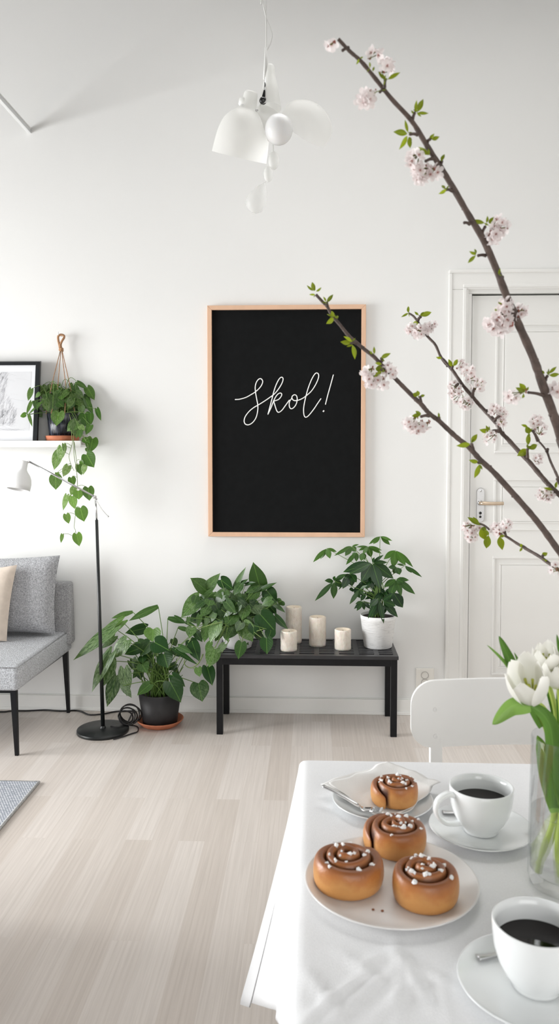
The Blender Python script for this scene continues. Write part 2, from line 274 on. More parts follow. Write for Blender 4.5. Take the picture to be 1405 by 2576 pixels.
# ------------------------------------------------------------------ mesh builder
def catmull(pts, n=6):
    P = [Vector(p) for p in pts]
    if len(P) < 3:
        return [P[0].lerp(P[1], i/n) for i in range(n+1)]
    out = []
    for i in range(len(P)-1):
        p0 = P[max(i-1, 0)]; p1 = P[i]; p2 = P[i+1]; p3 = P[min(i+2, len(P)-1)]
        for j in range(n):
            t = j/n
            out.append(.5*((2*p1)+(-p0+p2)*t+(2*p0-5*p1+4*p2-p3)*t*t+(-p0+3*p1-3*p2+p3)*t**3))
    out.append(P[-1].copy()); return out
class MB:
    def __init__(s): s.v = []; s.f = []; s.uv = {}; s.tint = []; s.cur = (0, 0, 0)
    def add(s, p): s.v.append(Vector(p)); s.tint.append(s.cur); return len(s.v)-1
    def face(s, idx, uv=None):
        if uv: s.uv[len(s.f)] = uv
        s.f.append(idx)
    def box(s, lo, hi, b=0):
        x0, y0, z0 = lo; x1, y1, z1 = hi
        return s.hexa([(x0, y0, z0), (x1, y0, z0), (x1, y1, z0), (x0, y1, z0), (x0, y0, z1), (x1, y0, z1), (x1, y1, z1), (x0, y1, z1)])
    def hexa(s, c):
        i = [s.add(p) for p in c]
        for q in ((3, 2, 1, 0), (4, 5, 6, 7), (0, 1, 5, 4), (1, 2, 6, 5), (2, 3, 7, 6), (3, 0, 4, 7)): s.face([i[k] for k in q])
        return s
    def tube(s, pts, r, n=8, caps=True, flat=1.0, up=None):
        P = [Vector(p) for p in pts]; m = len(P)
        R = [r]*m if isinstance(r, (int, float)) else [r[min(int(i/(m-1)*(len(r)-1)), len(r)-2)]*(1-((i/(m-1)*(len(r)-1)) - min(int(i/(m-1)*(len(r)-1)), len(r)-2))) + r[min(int(i/(m-1)*(len(r)-1)), len(r)-2)+1]*((i/(m-1)*(len(r)-1)) - min(int(i/(m-1)*(len(r)-1)), len(r)-2)) for i in range(m)]
        T = [(P[min(i+1, m-1)]-P[max(i-1, 0)]).normalized() for i in range(m)]
        a = Vector(up) if up else Vector((0, 0, 1))
        if abs(a.dot(T[0])) > .95: a = Vector((1, 0, 0))
        nrm = (a - T[0]*a.dot(T[0])).normalized(); rings = []
        for i in range(m):
            nrm = nrm - T[i]*nrm.dot(T[i])
            nrm = nrm.normalized() if nrm.length > 1e-6 else T[i].orthogonal().normalized()
            bi = T[i].cross(nrm)
            rings.append([s.add(P[i] + (nrm*math.cos(2*PI*k/n)*flat + bi*math.sin(2*PI*k/n))*R[i]) for k in range(n)])
        for i in range(m-1):
            for k in range(n): s.face([rings[i][k], rings[i][(k+1) % n], rings[i+1][(k+1) % n], rings[i+1][k]])
        if caps: s.face(rings[0][::-1]); s.face(rings[-1])
        return s
    def lathe(s, prof, o, axis=(0, 0, 1), n=40, close0=False, close1=False, jit=None):
        """prof: (along, radius)"""
        o = Vector(o); ax = Vector(axis).normalized(); e1 = ax.orthogonal().normalized()
        if abs(ax.z) > .99: e1 = Vector((1, 0, 0))
        e2 = ax.cross(e1); rings = []
        for (t, r) in prof:
            rings.append([s.add(o + ax*t + (e1*math.cos(2*PI*k/n)+e2*math.sin(2*PI*k/n))*(r*(jit(t, k) if jit else 1))) for k in range(n)])
        for i in range(len(prof)-1):
            for k in range(n):
                s.face([rings[i][k], rings[i][(k+1) % n], rings[i+1][(k+1) % n], rings[i+1][k]], [(i, k/n), (i, (k+1)/n), (i+1, (k+1)/n), (i+1, k/n)])
        if close0: s.face(rings[0][::-1])
        if close1: s.face(rings[-1])
        return s
    def ball(s, c, r, n=16, m=10, sc=(1, 1, 1)):
        c = Vector(c); rings = []
        for i in range(1, m):
            th = PI*i/m
            rings.append([s.add(c+Vector((r*sc[0]*math.sin(th)*math.cos(2*PI*k/n), r*sc[1]*math.sin(th)*math.sin(2*PI*k/n), r*sc[2]*math.cos(th)))) for k in range(n)])
        t = s.add(c+Vector((0, 0, r*sc[2]))); b = s.add(c-Vector((0, 0, r*sc[2])))
        for k in range(n):
            s.face([t, rings[0][k], rings[0][(k+1) % n]]); s.face([b, rings[-1][(k+1) % n], rings[-1][k]])
            for i in range(m-2): s.face([rings[i][k], rings[i+1][k], rings[i+1][(k+1) % n], rings[i][(k+1) % n]])
        return s
    def grid(s, fn, nu, nv, flip=False):
        I = [[s.add(fn(i/nu, j/nv)) for j in range(nv+1)] for i in range(nu+1)]
        for i in range(nu):
            for j in range(nv):
                q = [I[i][j], I[i+1][j], I[i+1][j+1], I[i][j+1]]; u = [(i/nu, j/nv), ((i+1)/nu, j/nv), ((i+1)/nu, (j+1)/nv), (i/nu, (j+1)/nv)]
                if flip: q.reverse(); u.reverse()
                s.face(q, u)
        return I
    def leaf(s, B, T, w, kind='heart', nrm=None, roll=0, fold=.18, droop=.1, curl=.1, tint=None):
        B = Vector(B); T = Vector(T); ax = T-B; L = ax.length
        if L < 1e-5: return
        ax.normalize()
        if nrm is None: nrm = (CAM-(B+T)/2).normalized()
        nrm = Vector(nrm); nrm = nrm-ax*nrm.dot(ax); nrm = nrm.normalized() if nrm.length > 1e-4 else ax.orthogonal().normalized()
        nrm = Matrix.Rotation(roll, 3, ax) @ nrm
        lat = ax.cross(nrm)
        PR = {'heart': [(0, .58), (.07, .80), (.18, .96), (.30, 1), (.44, .95), (.58, .80), (.72, .57), (.84, .32), (.93, .12), (1, 0.005)],
              'ovate': [(0, .06), (.1, .42), (.22, .76), (.36, .97), (.5, 1), (.64, .87), (.78, .6), (.9, .27), (1, .01)],
              'round': [(0, .1), (.08, .5), (.2, .83), (.36, 1), (.52, .99), (.68, .82), (.82, .54), (.93, .22), (1, .01)],
              'lance': [(0, .5), (.12, .7), (.28, .92), (.42, 1), (.56, .93), (.7, .72), (.82, .46), (.92, .2), (1, .01)]}[kind]
        lobe = .16 if kind == 'heart' else 0
        us = (-1, -.6, 0, .6, 1); old = s.cur; s.cur = tint or s.cur; rows = []
        for (t, h) in PR:
            row = []
            for u in us:
                a = t - lobe*(1-t)**4*(abs(u)*1.9-abs(u)**3)
                z = fold*abs(u)*h*w*.5 - curl*(u*u)*h*w*.5*(1 if abs(u) > .9 else .8) - droop*L*(t*t-.35*t)
                row.append(s.add(B+ax*(a*L)+lat*(u*h*w*.5)+nrm*z))
            rows.append(row)
        for i in range(len(PR)-1):
            for j in range(4):
                h0 = PR[i][1]; h1 = PR[i+1][1]; t0 = PR[i][0]; t1 = PR[i+1][0]
                s.face([rows[i][j], rows[i][j+1], rows[i+1][j+1], rows[i+1][j]], [(t0, .5+us[j]*h0*.5), (t0, .5+us[j+1]*h0*.5), (t1, .5+us[j+1]*h1*.5), (t1, .5+us[j]*h1*.5)])
        s.cur = old
    def build(s, name, m, parent=None, smooth=True, bevel=0, sub=0, seg=2, solid=0, origin=None):
        o0 = Vector((0, 0, 0))
        if parent is not None: o0 = Vector(parent['_o'])
        elif origin is not None: o0 = Vector(origin)
        me = bpy.data.meshes.new(name); me.from_pydata([v-o0 for v in s.v], [], s.f)
        uvl = me.uv_layers.new(name='UVMap'); li = 0; buf = []
        for fi, f in enumerate(s.f):
            q = s.uv.get(fi)
            for k in range(len(f)): buf += (q[k] if q else (0, 0))
        uvl.data.foreach_set('uv', buf)
        if any(t != (0, 0, 0) for t in s.tint):
            ca = me.color_attributes.new('tint', 'FLOAT_COLOR', 'POINT'); b = []
            for t in s.tint: b += [t[0], t[1], t[2], 1]
            ca.data.foreach_set('color', b)
        me.materials.append(m)
        if smooth: me.polygons.foreach_set('use_smooth', [True]*len(me.polygons))
        me.update()
        ob = bpy.data.objects.new(name, me); COL.objects.link(ob)
        if parent is not None: ob.parent = parent
        else: ob.location = o0
        ob['_o'] = tuple(o0)
        if solid: md = ob.modifiers.new('solid', 'SOLIDIFY'); md.thickness = solid; md.offset = 0
        if bevel: md = ob.modifiers.new('bevel', 'BEVEL'); md.width = bevel; md.segments = seg; md.limit_method = 'ANGLE'; md.angle_limit = .6
        if sub: md = ob.modifiers.new('sub', 'SUBSURF'); md.levels = sub; md.render_levels = sub
        if bevel and smooth:
            pass
        return ob
def thing(name, label, cat, loc, group=None):
    o = bpy.data.objects.new(name, None); COL.objects.link(o); o.location = loc; o.empty_display_size = .05
    o['label'] = label; o['category'] = cat; o['_o'] = tuple(loc)
    if group: o['group'] = group
    return o
def tag(o, label, cat, group=None, kind=None):
    o['label'] = label; o['category'] = cat
    if group: o['group'] = group
    if kind: o['kind'] = kind
    return o
def structure(o, label=None, cat=None):
    o['kind'] = 'structure'
    if label: o['label'] = label
    if cat: o['category'] = cat
    return o
def crop(x0, y0, s): return lambda x, y: (x0+x/s, y0+y/s)
def jitter(v): return Vector((random.uniform(-v, v), random.uniform(-v, v), random.uniform(-v, v)))

# ================================================================== SETTING
XL, XR, YN, ZC = -4.2, 2.6, -2.4, 3.80
structure(MB().box((XL, YN, -.1), (XR, D+.15, 0)).build('floor', M['floor'], smooth=False), 'pale whitewashed plank floor', 'floor')
structure(MB().box((XL, YN, ZC), (XR, D+.15, ZC+.1)).build('ceiling', M['ceil'], smooth=False), 'unseen ceiling, its grey darkened to dim the upper wall', 'ceiling')
# door opening in the back wall
dl = at_y(1184, 1100, D).x; dtop = at_y(1250, 741, D).z; dr = dl+.83
w = MB(); w.box((XL, D, 0), (dl-.03, D+.15, ZC)); w.box((dl-.03, D, dtop+.03), (dr+.03, D+.15, ZC)); w.box((dr+.03, D, 0), (XR, D+.15, ZC))
structure(w.build('wall_back', M['wall'], smooth=False), 'plain white plaster wall behind the bench', 'wall')
w = MB()   # left wall with a window opening
wy0, wy1, wz0, wz1 = 1.0, 3.2, .12, 2.15
w.box((XL-.2, YN, 0), (XL, wy0, ZC)); w.box((XL-.2, wy1, 0), (XL, D+.15, ZC)); w.box((XL-.2, wy0, 0), (XL, wy1, wz0)); w.box((XL-.2, wy0, wz1), (XL, wy1, ZC))
structure(w.build('wall_left', M['wall'], smooth=False), 'white wall with a window, left of the frame', 'wall')
w = MB(); ox0, ox1, oz0, oz1 = -.5, 2.5, .9, 3.0
w.box((XL, YN-.15, 0), (ox0, YN, ZC)); w.box((ox1, YN-.15, 0), (XR, YN, ZC)); w.box((ox0, YN-.15, 0), (ox1, YN, oz0)); w.box((ox0, YN-.15, oz1), (ox1, YN, ZC))
structure(w.build('wall_front', M['wall'], smooth=False), 'white wall with a wide window, behind the camera', 'wall')
structure(MB().box((XR, YN, 0), (XR+.15, D+.15, ZC)).build('wall_right', M['wall'], smooth=False), 'white wall right of the frame', 'wall')
w = MB()
for (a, b, c, d_) in ((wy0, wy0+.06, wz0, wz1), (wy1-.06, wy1, wz0, wz1), (wy0, wy1, wz0, wz0+.06), (wy0, wy1, wz1-.06, wz1), ((wy0+wy1)/2-.03, (wy0+wy1)/2+.03, wz0, wz1)):
    w.box((XL-.14, a, c), (XL-.06, b, d_))
structure(w.build('window_1', M['trim'], smooth=False), 'white window frame in the left wall', 'window')
# casing, jamb, door leaf
cw = .088
w = MB(); zt = dtop+.022
for (x0, x1, z0, z1) in ((dl-.022-cw, dl-.022, 0, zt), (dr+.022, dr+.022+cw, 0, zt), (dl-.022-cw, dr+.022+cw, zt, zt+cw)):
    w.box((x0, D-.013, z0), (x1, D+.01, z1))
for (x0, x1, z0, z1) in ((dl-.022-cw-.005, dl-.022-cw+.012, 0, zt+cw-.012), (dr+.022+cw-.012, dr+.022+cw+.005, 0, zt+cw-.012), (dl-.022-cw-.005, dr+.022+cw+.005, zt+cw-.012, zt+cw+.005)):
    w.box((x0, D-.017, z0), (x1, D+.005, z1))
for (x0, x1, z0, z1) in ((dl-.048, dl-.030, 0, zt+.008), (dl-.048, dr+.03, zt+.008, zt+.026)):
    w.box((x0, D-.0165, z0), (x1, D+.005, z1))
structure(w.build('trim_1', M['trim'], smooth=False, bevel=.004), 'white moulded door casing', 'door casing')
w = MB(); w.box((dl-.03, D-.004, 0), (dl-.005, D+.12, dtop+.004)); w.box((dr+.005, D-.004, 0), (dr+.03, D+.12, dtop+.004)); w.box((dl-.03, D-.004, dtop+.005), (dr+.03, D+.12, dtop+.03))
structure(w.build('trim_2', M['trim'], smooth=False), 'white door jamb', 'door jamb')
structure(MB().box((dl-.03, D+.06, 0), (dr+.03, D+.12, dtop+.03)).build('trim_3', M['gap'], smooth=False), 'dark sheet painting in the shade of the door gap', 'door gap shade')  # dark sheet behind the leaf stands in for shade in the gap
droot = bpy.data.objects.new('door_1', None); COL.objects.link(droot); droot.location = (dl, D, 0); droot['_o'] = (dl, D, 0)
structure(droot, 'white panelled interior door with a steel handle plate', 'door')
yf = D+.012
w = MB(); w.box((dl, yf, .008), (dr, yf+.04, dtop-.002)); w.build('door_leaf', M['door'], droot, smooth=False, bevel=.002)
px0 = at_y(1238, 1500, D).x; px1 = dr-(px0-dl)
def panel(z0, z1):
    w = MB()
    for (ins, wd, dep) in ((0, .012, .006), (.034, .008, .0035)):
        a0, a1, b0, b1 = px0+ins, px1-ins, z0+ins, z1-ins
        for (x0, x1, c0, c1) in ((a0, a0+wd, b0+wd, b1-wd), (a1-wd, a1, b0+wd, b1-wd), (a0, a1, b0, b0+wd), (a0, a1, b1-wd, b1)):
            w.box((x0, yf-dep, c0), (x1, yf+.002, c1))
    w.box((px0+.044, yf-.004, z0+.044), (px1-.044, yf+.002, z1-.044))
    w.build('door_panel', M['door'], droot, smooth=False, bevel=.003)
zz = lambda y: at_y(1240, y, D).z
panel(zz(1140), zz(812)); panel(zz(1335), zz(1203)); panel(zz(1700), zz(1400))
hp = at_y(1208.5, 1270, D); hw = .0185
w = MB(); ring = []
zt_, zb_ = at_y(1209, 1228, D).z, at_y(1209, 1314, D).z
pts = [(hp.x+hw*math.cos(a), zt_-hw+hw*math.sin(a)) for a in [PI*i/12 for i in range(13)]]+[(hp.x+hw*math.cos(a), zb_+hw+hw*math.sin(a)) for a in [PI+PI*i/12 for i in range(13)]]
f0 = [w.add((x, yf-.006, z)) for x, z in pts]; f1 = [w.add((x, yf+.001, z)) for x, z in pts]; n = len(pts)
w.face(f0); w.face(f1[::-1])
for i in range(n): w.face([f0[i], f1[i], f1[(i+1) % n], f0[(i+1) % n]])
plate = w.build('handle_plate', M['steel'], droot, smooth=False, bevel=.0015)
w = MB(); hz = at_y(1208, 1265, D).z; hx = at_y(1207, 1265, D).x; hx2 = at_y(1261, 1265, D).x
w.tube(catmull([(hx, yf-.004, hz), (hx, yf-.035, hz), (hx+.012, yf-.046, hz), (hx+.05, yf-.048, hz-.001), (hx2, yf-.046, hz)], 6), [.0085, .0085, .009, .0085, .0085], 12)
w.build('lever', M['brass'], plate)
w = MB().lathe([(0, .012), (.008, .012), (.012, .009)], (hx, yf-.006, hz), (0, -1, 0), 20, close1=True); w.build('rosette', M['chrome'], plate)
w = MB(); kz = at_y(1208, 1292, D).z
w.tube([(hx+.002, yf-.0062, kz+.002), (hx+.002, yf-.0085, kz+.002)], .007, 16); w.tube([(hx+.002, yf-.0062, kz-.016), (hx+.002, yf-.0085, kz-.016)], .006, 16); w.build('keyhole', M['darkmetal'], plate)
w = MB().tube([(hp.x, yf-.006, zt_-.013), (hp.x, yf-.0085, zt_-.013)], .005, 14); w.build('screw', M['chrome'], plate)
# baseboard
bz = at_y(700, 1754, D).z
w = MB(); xa = dl-.022-cw-.008
w.box((XL, D-.014, 0), (xa, D, bz)); w.box((XL, D-.019, 0), (xa, D-.012, .016)); w.box((XL, D-.008, bz), (xa, D, bz+.004))
structure(w.build('baseboard_back', M['trim'], smooth=False, bevel=.003), 'white painted baseboard along the back wall', 'baseboard')
MB_ = MB().box((dr+.022+cw+.008, D-.014, 0), (XR, D, bz)); structure(MB_.build('baseboard_right', M['trim'], smooth=False, bevel=.003), 'white painted baseboard right of the door', 'baseboard')
# socket
a = at_y(1045, 1680, D); b = at_y(1090, 1738, D)
so = thing('power_outlet', 'cream double wall socket plate above the baseboard, behind the white chair', 'socket', ((a.x+b.x)/2, D, b.z))
MB().box((a.x, D-.010, b.z), (b.x, D, a.z)).build('cover_plate', M['plastic'], so, smooth=False, bevel=.003)
for yy in (1697, 1716):
    c = at_y(1067, yy, D)
    o = MB().lathe([(0, .0185), (.002, .0185), (.002, .0165), (-.004, .0155), (-.004, 0.0005)], (c.x, D-.010, c.z), (0, -1, 0), 28).build('socket', M['socketin'], so)
    w = MB()
    for dx in (-.007, .007): w.tube([(c.x+dx, D-.0055, c.z), (c.x+dx, D-.0085, c.z)], .0028, 10)
    for dz in (-.0145, .0145): w.box((c.x-.003, D-.0095, c.z+dz-.0018), (c.x+.003, D-.0055, c.z+dz+.0018))
    w.build('contacts', M['darkmetal'], o)
# rail at the upper left, square to the wall
r1 = at_y(74, 331, D); r0 = Vector((r1.x, 1.6, r1.z))
rl = thing('wall_rail', 'slim pale grey rail jutting from the wall at the upper left edge', 'rail', (r1.x, D, r1.z))
MB().box((r1.x-.009, 1.6, r1.z-.009), (r1.x+.009, D, r1.z+.009)).build('rail_bar', mat('rail_grey', (.70, .71, .71), .5, var=.02), rl, smooth=False, bevel=.002)
MB().box((r1.x-.004, 1.6, r1.z+.009), (r1.x+.011, D, r1.z+.014)).build('rail_highlight', M['trim'], rl, smooth=False)  # white strip paints the highlight along the top of the rail

# ================================================================== SIGN
fl = at_y(522, 1060, D-.025); fr = at_y(918.5, 1060, D-.025); ft = at_y(720, 767, D-.025).z; fb = at_y(720, 1350.5, D-.025).z
sg = thing('framed_sign', 'large black sign reading Skol! in white script, pale wood frame on the wall', 'sign', ((fl.x+fr.x)/2, D, fb))
w = MB(); t = .021
def mitre(x0, x1, z0, z1, t, y0, y1):
    w = MB()
    for (A, B, C_, D_) in (((x0, z0), (x1, z0), (x1-t, z0+t), (x0+t, z0+t)), ((x0, z1), (x0+t, z1-t), (x1-t, z1-t), (x1, z1)), ((x0, z0), (x0+t, z0+t), (x0+t, z1-t), (x0, z1)), ((x1, z0), (x1, z1), (x1-t, z1-t), (x1-t, z0+t))):
        w.hexa([(A[0], y0, A[1]), (B[0], y0, B[1]), (C_[0], y0, C_[1]), (D_[0], y0, D_[1]), (A[0], y1, A[1]), (B[0], y1, B[1]), (C_[0], y1, C_[1]), (D_[0], y1, D_[1])])
    return w
mitre(fl.x, fr.x, fb, ft, t, D-.026, D-.001).build('frame', M['oak'], sg, smooth=False, bevel=.0015)
yb = D-.012
MB().box((fl.x+t, yb, fb+t), (fr.x-t, D-.003, ft-t)).build('black_panel', M['canvas'], sg, smooth=False)
w = MB(); C = crop(570, 920, 4.845)
def stroke(pts, r=6.3):
    P = [at_y(*C(*p), yb-.0008) for p in catmull([(x, y, 0) for x, y in pts], 8) for p in [(p[0], p[1])]]
    rr = r/4.845/F*D
    w.tube(P, rr, 8, flat=.6, up=(0, 1, 0))
    for e in (P[0], P[-1]): w.ball(e, rr, 8, 6, (1, .6, 1))
stroke([(104, 412), (160, 408), (235, 386), (300, 350), (350, 318), (400, 272), (430, 225), (437, 185), (415, 158), (385, 168), (358, 210), (347, 265), (352, 330), (366, 410), (378, 480), (377, 550), (358, 630), (318, 690), (268, 720), (228, 712), (212, 676), (226, 620), (275, 555), (330, 510), (385, 478), (450, 438), (520, 390), (585, 340), (640, 270), (676, 205), (686, 158), (668, 140), (640, 160), (605, 225), (575, 310), (555, 390), (530, 485), (502, 592)])
stroke([(502, 592), (540, 510), (575, 420), (610, 360), (645, 334), (668, 342), (664, 372), (630, 412), (572, 432)])
stroke([(572, 432), (592, 500), (610, 550), (632, 568), (670, 545), (715, 485), (762, 420)])
stroke([(790, 400), (765, 440), (762, 490), (778, 522), (810, 516), (845, 470), (858, 410), (850, 368), (825, 354), (798, 372), (796, 400), (820, 424), (865, 422), (920, 400), (970, 365), (1030, 310), (1080, 235), (1115, 155), (1118, 108), (1098, 88), (1070, 105), (1030, 175), (990, 280), (960, 390), (940, 490), (936, 560), (945, 612), (965, 628), (1000, 605), (1060, 530), (1110, 455), (1146, 403)])
stroke([(1298, 113), (1265, 235), (1230, 360), (1203, 470)])
e = at_y(*C(1179, 553), yb-.001); w.tube([at_y(*C(1172, 562), yb-.001), at_y(*C(1186, 545), yb-.001)], 9/4.845/F*D, 10, flat=.5, up=(0, 1, 0))
w.build('lettering', M['letter'], sg)

# ================================================================== SHELF + PICTURE
SF = at_y(203, 1110, 3.70); sz = at_y(150, 1108.5, 3.70).z; szb = at_y(150, 1125.4, 3.70).z
SX = SF.x; SY = 3.70
sh = thing('picture_ledge', 'white picture ledge on the wall above the sofa', 'shelf', (SX-.5, D, szb))
MB().box((-2.4, SY+.012, szb), (SX, D, szb+.012)).build('shelf_board', M['trim'], sh, smooth=False, bevel=.001)
MB().box((-2.4, SY, szb), (SX, SY+.012, sz)).build('front_lip', M['trim'], sh, smooth=False, bevel=.002)
MB().box((-2.4, D-.012, szb+.012), (SX, D, at_y(200, 1092, D).z)).build('back_rail', M['trim'], sh, smooth=False, bevel=.001)
stop = szb+.012
# framed drawing, leaning
yb0 = SY+.035; yt0 = D-.03
pb = at_y(95.5, 1108, yb0); pt = at_y(104, 908, yt0)
xR = (pb.x+pt.x)/2; xR_b = pb.x; xR_t = pt.x; ztop = pt.z; zbot = stop+.002
pic = thing('framed_picture', 'black framed pencil drawing leaning on the picture ledge', 'picture', (xR-.3, yb0, zbot))
def lean(x, q, dep=0):     # q 0..1 from bottom to top; dep towards the room
    return Vector((x + (xR_t-xR_b)*(q-.5), yb0+(yt0-yb0)*q-dep, zbot+(ztop-zbot)*q-dep*.3))
H = (Vector((0, yt0, ztop))-Vector((0, yb0, zbot))).length; fw = .021; pw = .62; xl = xR-pw
def slab(x0, x1, q0, q1, d0, d1):
    return [lean(x0, q0, d0), lean(x1, q0, d0), lean(x1, q0, d1), lean(x0, q0, d1), lean(x0, q1, d0), lean(x1, q1, d0), lean(x1, q1, d1), lean(x0, q1, d1)]
w = MB(); q = fw/H
for a_ in ((xR-fw, xR, 0, 1), (xl, xl+fw, 0, 1), (xl+fw, xR-fw, 0, q), (xl+fw, xR-fw, 1-q*.8, 1)): w.hexa(slab(*a_, 0, .02))
w.build('picture_frame', M['frameblk'], pic, smooth=False, bevel=.0015)
MB().hexa(slab(xl+fw, xR-fw, q, 1-q*.8, .004, .010)).build('mat_board', M['paper'], pic, smooth=False)
def pic_px(px, py):
    # point on the leaning sheet seen at a pixel of the photo
    lo, hi = 0, 1
    for _ in range(30):
        m_ = (lo+hi)/2; p = lean(0, m_, .011); u = at_y(px, py, p.y)
        if u.z > p.z: lo = m_
        else: hi = m_
    return u.x, lo
sx1, q1 = pic_px(80, 935); sx0, q0 = pic_px(80, 1083)
MB().hexa(slab(xl+.09, sx1, q0, q1, .010, .0105)).build('drawing_sheet', M['sheet'], pic, smooth=False)
C = crop(0, 880, 9.2)
def hatch(name, m, region, nn, ln, ang, wd, seed, dp=.0113):
    rnd = random.Random(seed); w = MB()
    for i in range(nn):
        for _ in range(60):
            x, y = rnd.uniform(-900, 520), rnd.uniform(500, 1900)
            if region(x, y): break
        a = ang+rnd.uniform(-.25, .25); l = ln*rnd.uniform(.5, 1.3)
        pts = []
        for t_ in (-1, -.3, .4, 1):
            xx = x+math.cos(a)*l*t_*.5+rnd.uniform(-4, 4); yy = y+math.sin(a)*l*t_*.5
            yy = min(max(yy, 515), 1880); px, py = C(xx, yy); X, Q = pic_px(px, py); pts.append((X, Q))
        ww = wd*rnd.uniform(.5, 1.2)
        L_ = [w.add(lean(X-ww, Q, dp)) for X, Q in pts]; R_ = [w.add(lean(X+ww, Q, dp)) for X, Q in pts]
        for k in range(3): w.face([L_[k], R_[k], R_[k+1], L_[k+1]])
    w.build(name, m, pic, smooth=False)
def reg1(x, y):
    if y < 1000: return x < 200-(y-520)*.12
    if y < 1300: return x < 60+(y-1000)*1.0
    return x < 370-(y-1300)*.05 and y < 1720
M['smudge'] = mat('graphite_smudge', (.60, .605, .62), .85, var=.05, vscale=60)
hatch('pencil_smudge', M['smudge'], reg1, 150, 190, PI*.62, .0035, 6, .0109)
hatch('pencil_shading', M['pencil'], reg1, 900, 120, PI*.68, .00042, 3)
hatch('pencil_outline', M['pencil2'], lambda x, y: 1660 < y < 1770 and x < 350, 70, 120, PI*.04, .0006, 4)
hatch('pencil_ground_line', M['pencil2'], lambda x, y: 1835 < y < 1862 and -200 < x < 480, 110, 260, PI*.02, .0006, 8)

# ================================================================== PLANTS
def pot(prof, c, m, parent, name='pot', n=48): return MB().lathe(prof, c, n=n, close0=True).build(name, m, parent)
def place(C, Y0, rows, w, kindmap, rnd, F_scale=1.0, y_lim=None, layers=(.06, -.10), upmix=.35, tipdy=-.03):
    """rows: bx,by,tx,ty,width, [tint_light, variegation, kind]"""
    n = len(rows); bases = []
    for i, r in enumerate(rows):
        bx, by, tx, ty, wd = r[:5]; li = r[5] if len(r) > 5 else rnd.uniform(.15, .6); va = r[6] if len(r) > 6 else rnd.choice((0, .15, .4, .6)); kd = r[7] if len(r) > 7 else kindmap
        dy = layers[0]+(layers[1]-layers[0])*i/max(1, n-1)+rnd.uniform(-.02, .02)
        Yb = Y0+dy; Yt = Yb+tipdy+rnd.uniform(-.015, .01)
        if y_lim:
            yl = y_lim(bx, tx) if callable(y_lim) else y_lim; Yb = min(Yb, yl); Yt = min(Yt, yl)
        B = at_y(*C(bx, by), Yb); T = at_y(*C(tx, ty), Yt)
        wm = wd/C.s/F*Yb*WK
        nr = (CAM-B).normalized()*.8+Vector((-.15, 0, upmix))+Vector((rnd.uniform(-.25, .25), 0, rnd.uniform(-.1, .2)))
        w.leaf(B, T, wm, kd, nr, 0, fold=rnd.uniform(.05, .28), droop=rnd.uniform(.02, .16), curl=rnd.uniform(.02, .16), tint=(li, va, rnd.random()+.001))
        bases.append((B, T, Yb))
    return bases
class Crop:
    def __init__(s, x0, y0, sc): s.x0 = x0; s.y0 = y0; s.s = sc
    def __call__(s, x, y): return (s.x0+x/s.s, s.y0+y/s.s)

WK = 1.2
# ---- floor plant
rnd = random.Random(11)
C = Crop(170, 1480, 3.5125)
PY = 3.645; pc = at_z(395, 1836, 0.0); PC = Vector((pc.x, PY, 0))
sa = tag(MB().lathe([(0, .078), (.006, .088), (.024, .106), (.030, .110), (.032, .107), (.028, .101), (.012, .086), (.010, .004)], PC, close0=True, close1=True).build('plant_saucer', M['terracotta'], origin=PC), 'terracotta saucer on the floor under the black pot', 'saucer')
fp = thing('potted_pothos', 'variegated trailing plant in a matte black pot on the floor beside the lamp', 'plant', (PC.x, PC.y, .0105))
rz = at_y(392, 1738, PY).z
pot([(0, .076), (.004, .080), (rz-.0105, .1005), (rz-.0105, .097), (rz-.03, .094), (rz-.035, .05)], (PC.x, PC.y, .0108), M['potblack'], fp)
MB().lathe([(rz-.028, .0945), (rz-.024, .05), (rz-.022, .002)], (PC.x, PC.y, .0)).build('soil', M['soil'], fp)
rows = [(800, 160, 535, 282, 62, .35, .2, 'lance'), (575, 208, 383, 258, 46, .5, .2, 'lance'), (690, 350, 505, 395, 95, .12, .0), (885, 262, 1048, 302, 48, .2, 0, 'lance'), (975, 345, 1098, 378, 36, .3, .2, 'lance'),
 (480, 290, 215, 480, 92, .8, .5), (415, 425, 298, 530, 78, .35, .8), (620, 470, 700, 520, 80, .15, .1), (410, 350, 43, 633, 105, .38, .75), (1085, 470, 1165, 645, 100, .08, .05), (895, 535, 1045, 608, 52, .15, 0, 'lance'),
 (755, 362, 745, 474, 138, .85, .25), (660, 600, 664, 660, 72, .1, 0), (640, 530, 500, 580, 88, .10, .0), (725, 480, 635, 600, 115, .12, .15), (520, 460, 388, 622, 120, .35, .95), (770, 478, 893, 545, 140, .06, 0), (850, 582, 885, 706, 135, .08, .05),
 (655, 670, 700, 745, 95, .3, .2), (385, 575, 192, 912, 112, .25, 1.0), (375, 640, 283, 888, 135, .35, 1.0), (430, 775, 342, 1052, 108, .15, .7), (500, 715, 525, 955, 102, .3, .9), (490, 860, 565, 965, 62, .3, .8), (925, 770, 1038, 868, 75, .08, 0),
 (1155, 842, 1190, 1002, 145, .15, .3), (905, 828, 1002, 1004, 148, .08, .05), (725, 850, 612, 944, 82, .35, .1)]
fo = MB(); bs = place(C, PY, rows, fo, 'heart', rnd, layers=(.07, -.13))
for i in range(26):
    a = rnd.uniform(0, 2*PI); x = 760+rnd.gauss(0, 110); y = 640+rnd.gauss(0, 90); B = at_y(*C(x, y), PY+rnd.uniform(-.02, .07)); T = B+Vector((math.cos(a)*.05, rnd.uniform(-.03, .03), -.03-rnd.random()*.03))
    fo.leaf(B, T, rnd.uniform(.025, .045), 'heart', (rnd.uniform(-.4, .4), -1, .6), 0, tint=(rnd.uniform(0, .3), .2, rnd.random()+.001)); bs.append((B, T, 0))
fo.build('foliage', M['pothos'], fp)
w = MB()
